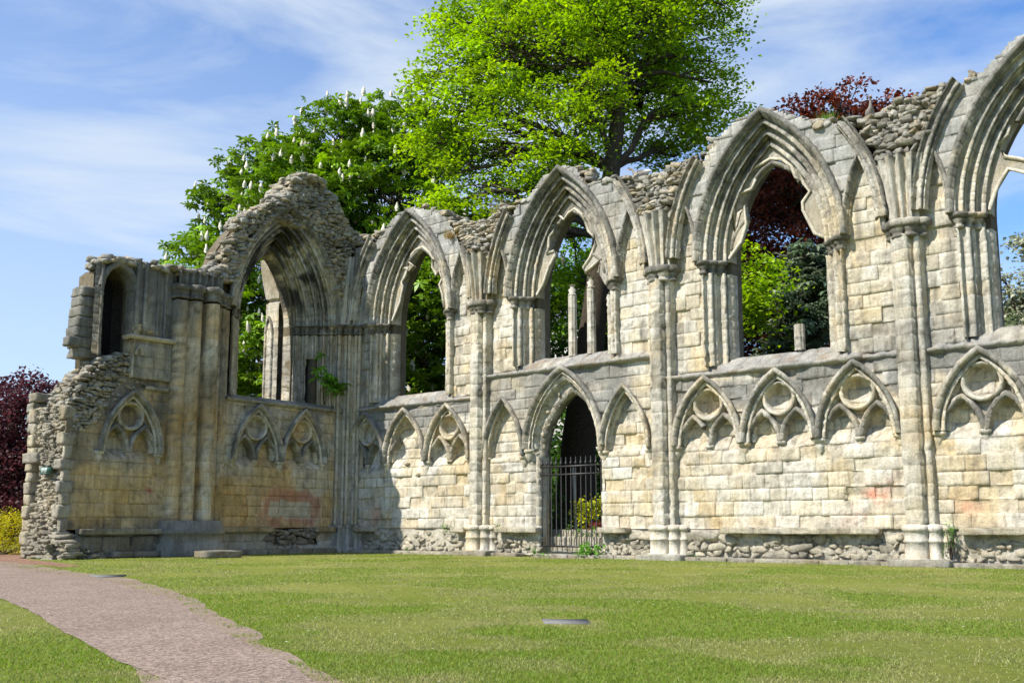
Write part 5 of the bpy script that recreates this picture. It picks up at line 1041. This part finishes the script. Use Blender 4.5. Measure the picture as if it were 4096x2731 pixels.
# ================================================================ garden steps, stake, slabs, lamp, geese, distant house
mb = MB(); g = np.random.default_rng(8)
for (y, z0, z1, u0, u1) in ((.42, .06, .36, 10.2, 13.2), (.72, .32, .68, 10.0, 13.2), (1.05, .58, .92, 9.6, 13.2)):
    u = u0
    while u < u1:
        w = g.uniform(.35, .8); lump(mb, (u + w / 2, y, (z0 + z1) / 2), (w * 1.04, .4, (z1 - z0) * 1.15), int(u * 31 + y), (.42, .39, .31)); u += w
box(mb, (9.3, .65, 0), (13.4, 1.15, .5)); box(mb, (8, 1.2, 0), (14, 3.2, .7)); tag(mk('garden_steps', mb, M['rubble']), 'low rough stone steps and retaining wall seen through the iron gate', 'steps')
mb = MB(); tube(mb, [(9.02, 4.0, .0), (9.0, 4.0, 1.6), (8.9, 4.0, 3.4)], [.07, .07, .05], 8); tag(mk('wooden_stake', mb, M['wood']), 'pale leaning wooden stake behind the gate beside the maple trunk', 'stake')
mb = MB(); a = math.radians(38)
V = [(25.37 + (x * math.cos(a) - y * math.sin(a)) * .27, -18.83 + (x * math.sin(a) + y * math.cos(a)) * .24) for x, y in ((-1, -1), (1, -1), (1, 1), (-1, 1))]
sv = np.array([(x, y, z) for z in (0.0, .010) for x, y in V]); mb.add(sv, np.array([[4, 5, 6, 7], [0, 1, 5, 4], [1, 2, 6, 5], [2, 3, 7, 6], [3, 0, 4, 7]])); tag(mk('flat_stone_slab', mb, M['slab']), 'small square grey slab set flush in the middle of the lawn', 'stone slab')
mb = MB(); sv = np.array([(x, y, z) for z in (0.0, .022) for x, y in ((11.1, -17.0), (11.75, -16.45), (12.2, -16.8), (12.3, -17.35))]); mb.add(sv, np.array([[4, 5, 6, 7], [0, 1, 5, 4], [1, 2, 6, 5], [2, 3, 7, 6], [3, 0, 4, 7]])); tag(mk('flat_stone_slab', mb, M['slab']), 'pale stone slab let into the far edge of the path', 'stone slab')
mb = MB(); lump(mb, (2.75, -8.05, .12), (.7, 1.45, .26), 12, (.24, .22, .18)); tag(mk('loose_kerb_stone', mb, M['rubble']), 'long dark stone lying on the grass at the foot of the clustered pier', 'stone block')
lp = thing('floodlight', (-.72, -12.48, 2.86), 'small green cased floodlight fixed on the torn end of the shaded wall', 'floodlight')
mb = MB(); box(mb, (-.94, -12.56, 2.78), (-.48, -12.36, 2.80)); box(mb, (-.94, -12.56, 2.99), (-.48, -12.36, 3.01)); box(mb, (-.94, -12.56, 2.802), (-.915, -12.36, 2.988)); box(mb, (-.505, -12.56, 2.802), (-.48, -12.36, 2.988)); box(mb, (-.91, -12.4, 2.805), (-.51, -12.36, 2.985)); mk('housing', mb, M['lampcase'], lp)
mb = MB(); box(mb, (-.91, -12.55, 2.805), (-.72, -12.53, 2.985)); box(mb, (-.70, -12.55, 2.805), (-.51, -12.53, 2.985)); mk('glass', mb, M['lampglass'], lp)
def goose(loc, rz, label, neckup):
    root = thing('goose', loc, label, 'goose', 'geese resting on the wall head'); root.rotation_euler.z = rz
    if neckup: pth = [(-.36, 0, .24), (-.26, 0, .25), (-.12, 0, .22), (.04, 0, .21), (.15, 0, .25), (.20, 0, .34), (.215, 0, .46), (.22, 0, .57), (.25, 0, .615), (.29, 0, .61), (.325, 0, .60)]; rd = [.015, .06, .12, .135, .10, .052, .034, .032, .044, .036, .014]
    else: pth = [(-.40, 0, .30), (-.28, 0, .29), (-.12, 0, .23), (.04, 0, .20), (.16, 0, .23), (.22, 0, .30), (.26, 0, .37), (.29, 0, .42), (.33, 0, .44), (.37, 0, .43), (.40, 0, .42)]; rd = [.012, .07, .125, .135, .10, .055, .04, .036, .044, .036, .014]
    mb = MB(); tube(mb, pth, rd, 14); V = np.concatenate(mb.v); C = np.tile(np.array([.22, .19, .16]), (len(V), 1)); C[(V[:, 0] < -.2)] = (.62, .60, .57); C[V[:, 2] < .14] = (.5, .47, .43); mb.c = [C]
    ob = mk('plumage', mb, M['leafd'] if 0 else M['feather'], root, True, origin=(0, 0, 0)); ob.location = (0, 0, 0)
    hx, hz = pth[-1][0], pth[-1][2]; mb = MB(); tube(mb, [(hx - .02, 0, hz), (hx + .03, 0, hz - .012), (hx + .055, 0, hz - .02)], [.02, .014, .006], 8); ob = mk('beak', mb, M['beak'], root, True, origin=(0, 0, 0)); ob.location = (0, 0, 0)
    for s in (-1, 1):
        mb = MB(); a = np.linspace(0, 1, 7)[:, None]; p = np.array([.10, s * .11, .27]) * (1 - a) + np.array([-.36, s * .03, .29]) * a; tube(mb, p, [.02, .05, .06, .058, .05, .035, .01], 8); V = np.concatenate(mb.v); V[:, 1] = s * .105 + (V[:, 1] - s * .105) * .45 - s * .10 * np.clip((-.02 - V[:, 0]) / .4, 0, 1); mb.v = [V]; mb.c = [np.tile(np.array([.13, .11, .095]), (len(V), 1)) * (.7 + .6 * fbm(V, 30, 2, 3)[:, None])]
        ob = mk('wing', mb, M['feather'], root, True, origin=(0, 0, 0)); ob.location = (0, 0, 0)
        mb = MB(); tube(mb, [(0, s * .05, .12), (.0, s * .05, .02), (.0, s * .05, .008)], [.014, .011, .012], 6); box(mb, (-.02, s * .05 - .035, 0), (.09, s * .05 + .035, .012)); ob = mk('foot', mb, M['beak'], root, origin=(0, 0, 0)); ob.location = (0, 0, 0)
        mb = MB(); e = pth[-3]; lump(mb, (e[0] + .01, s * .038, e[2] + .01), (.014, .01, .014), 2, (.02, .02, .02)); ob = mk('eye', mb, M['iron'], root, origin=(0, 0, 0)); ob.location = (0, 0, 0)
m, N, L, b = nodes('feather'); a = N.new('ShaderNodeVertexColor'); a.layer_name = 'Col'; L.new(mixc(N, L, 1., a.outputs[0], mixc(N, L, rng_(N, L, noise(N, L, 40, 3, .6, worldpos(N)), .35, .65), (.6, .6, .6), (1.3, 1.3, 1.3)), 'MULTIPLY'), b.inputs['Base Color']); b.inputs['Roughness'].default_value = .85; M['feather'] = m
goose((14.55, .35, 12.98), math.radians(200), 'grey goose standing in profile on the wall head between the second and third windows', False)
goose((22.55, .35, 13.0), math.radians(-62), 'goose with raised neck facing the lawn on the wall head beside the third window', True)
ho = thing('distant_house', (-28, 62, 0), 'pale building barely visible through the leaves of the second window', 'building')
mb = MB(); 
for (a, b) in (((-34, 58, 0), (-22, 66, 23.2)),): box(mb, a, b)
mk('wall', mb, M['render'], ho)
mb = MB(); V = np.array([(-34.5, 57.6, 23.3), (-21.5, 57.6, 23.3), (-21.5, 66.4, 23.3), (-34.5, 66.4, 23.3), (-34.5, 62, 26.8), (-21.5, 62, 26.8)]); mb.add(V, [np.array([[0, 1, 5, 4], [2, 3, 4, 5], [0, 3, 2, 1]]), np.array([[1, 2, 5], [3, 0, 4]])]); mk('roof', mb, M['roofs'], ho)
for x in (-32, -29, -26, -23.6):
    for z in (17.5, 20.6):
        mb = MB(); box(mb, (x, 57.95, z), (x + 1, 58.1, z + 1.7)); mk('window', mb, M['dark'], ho)
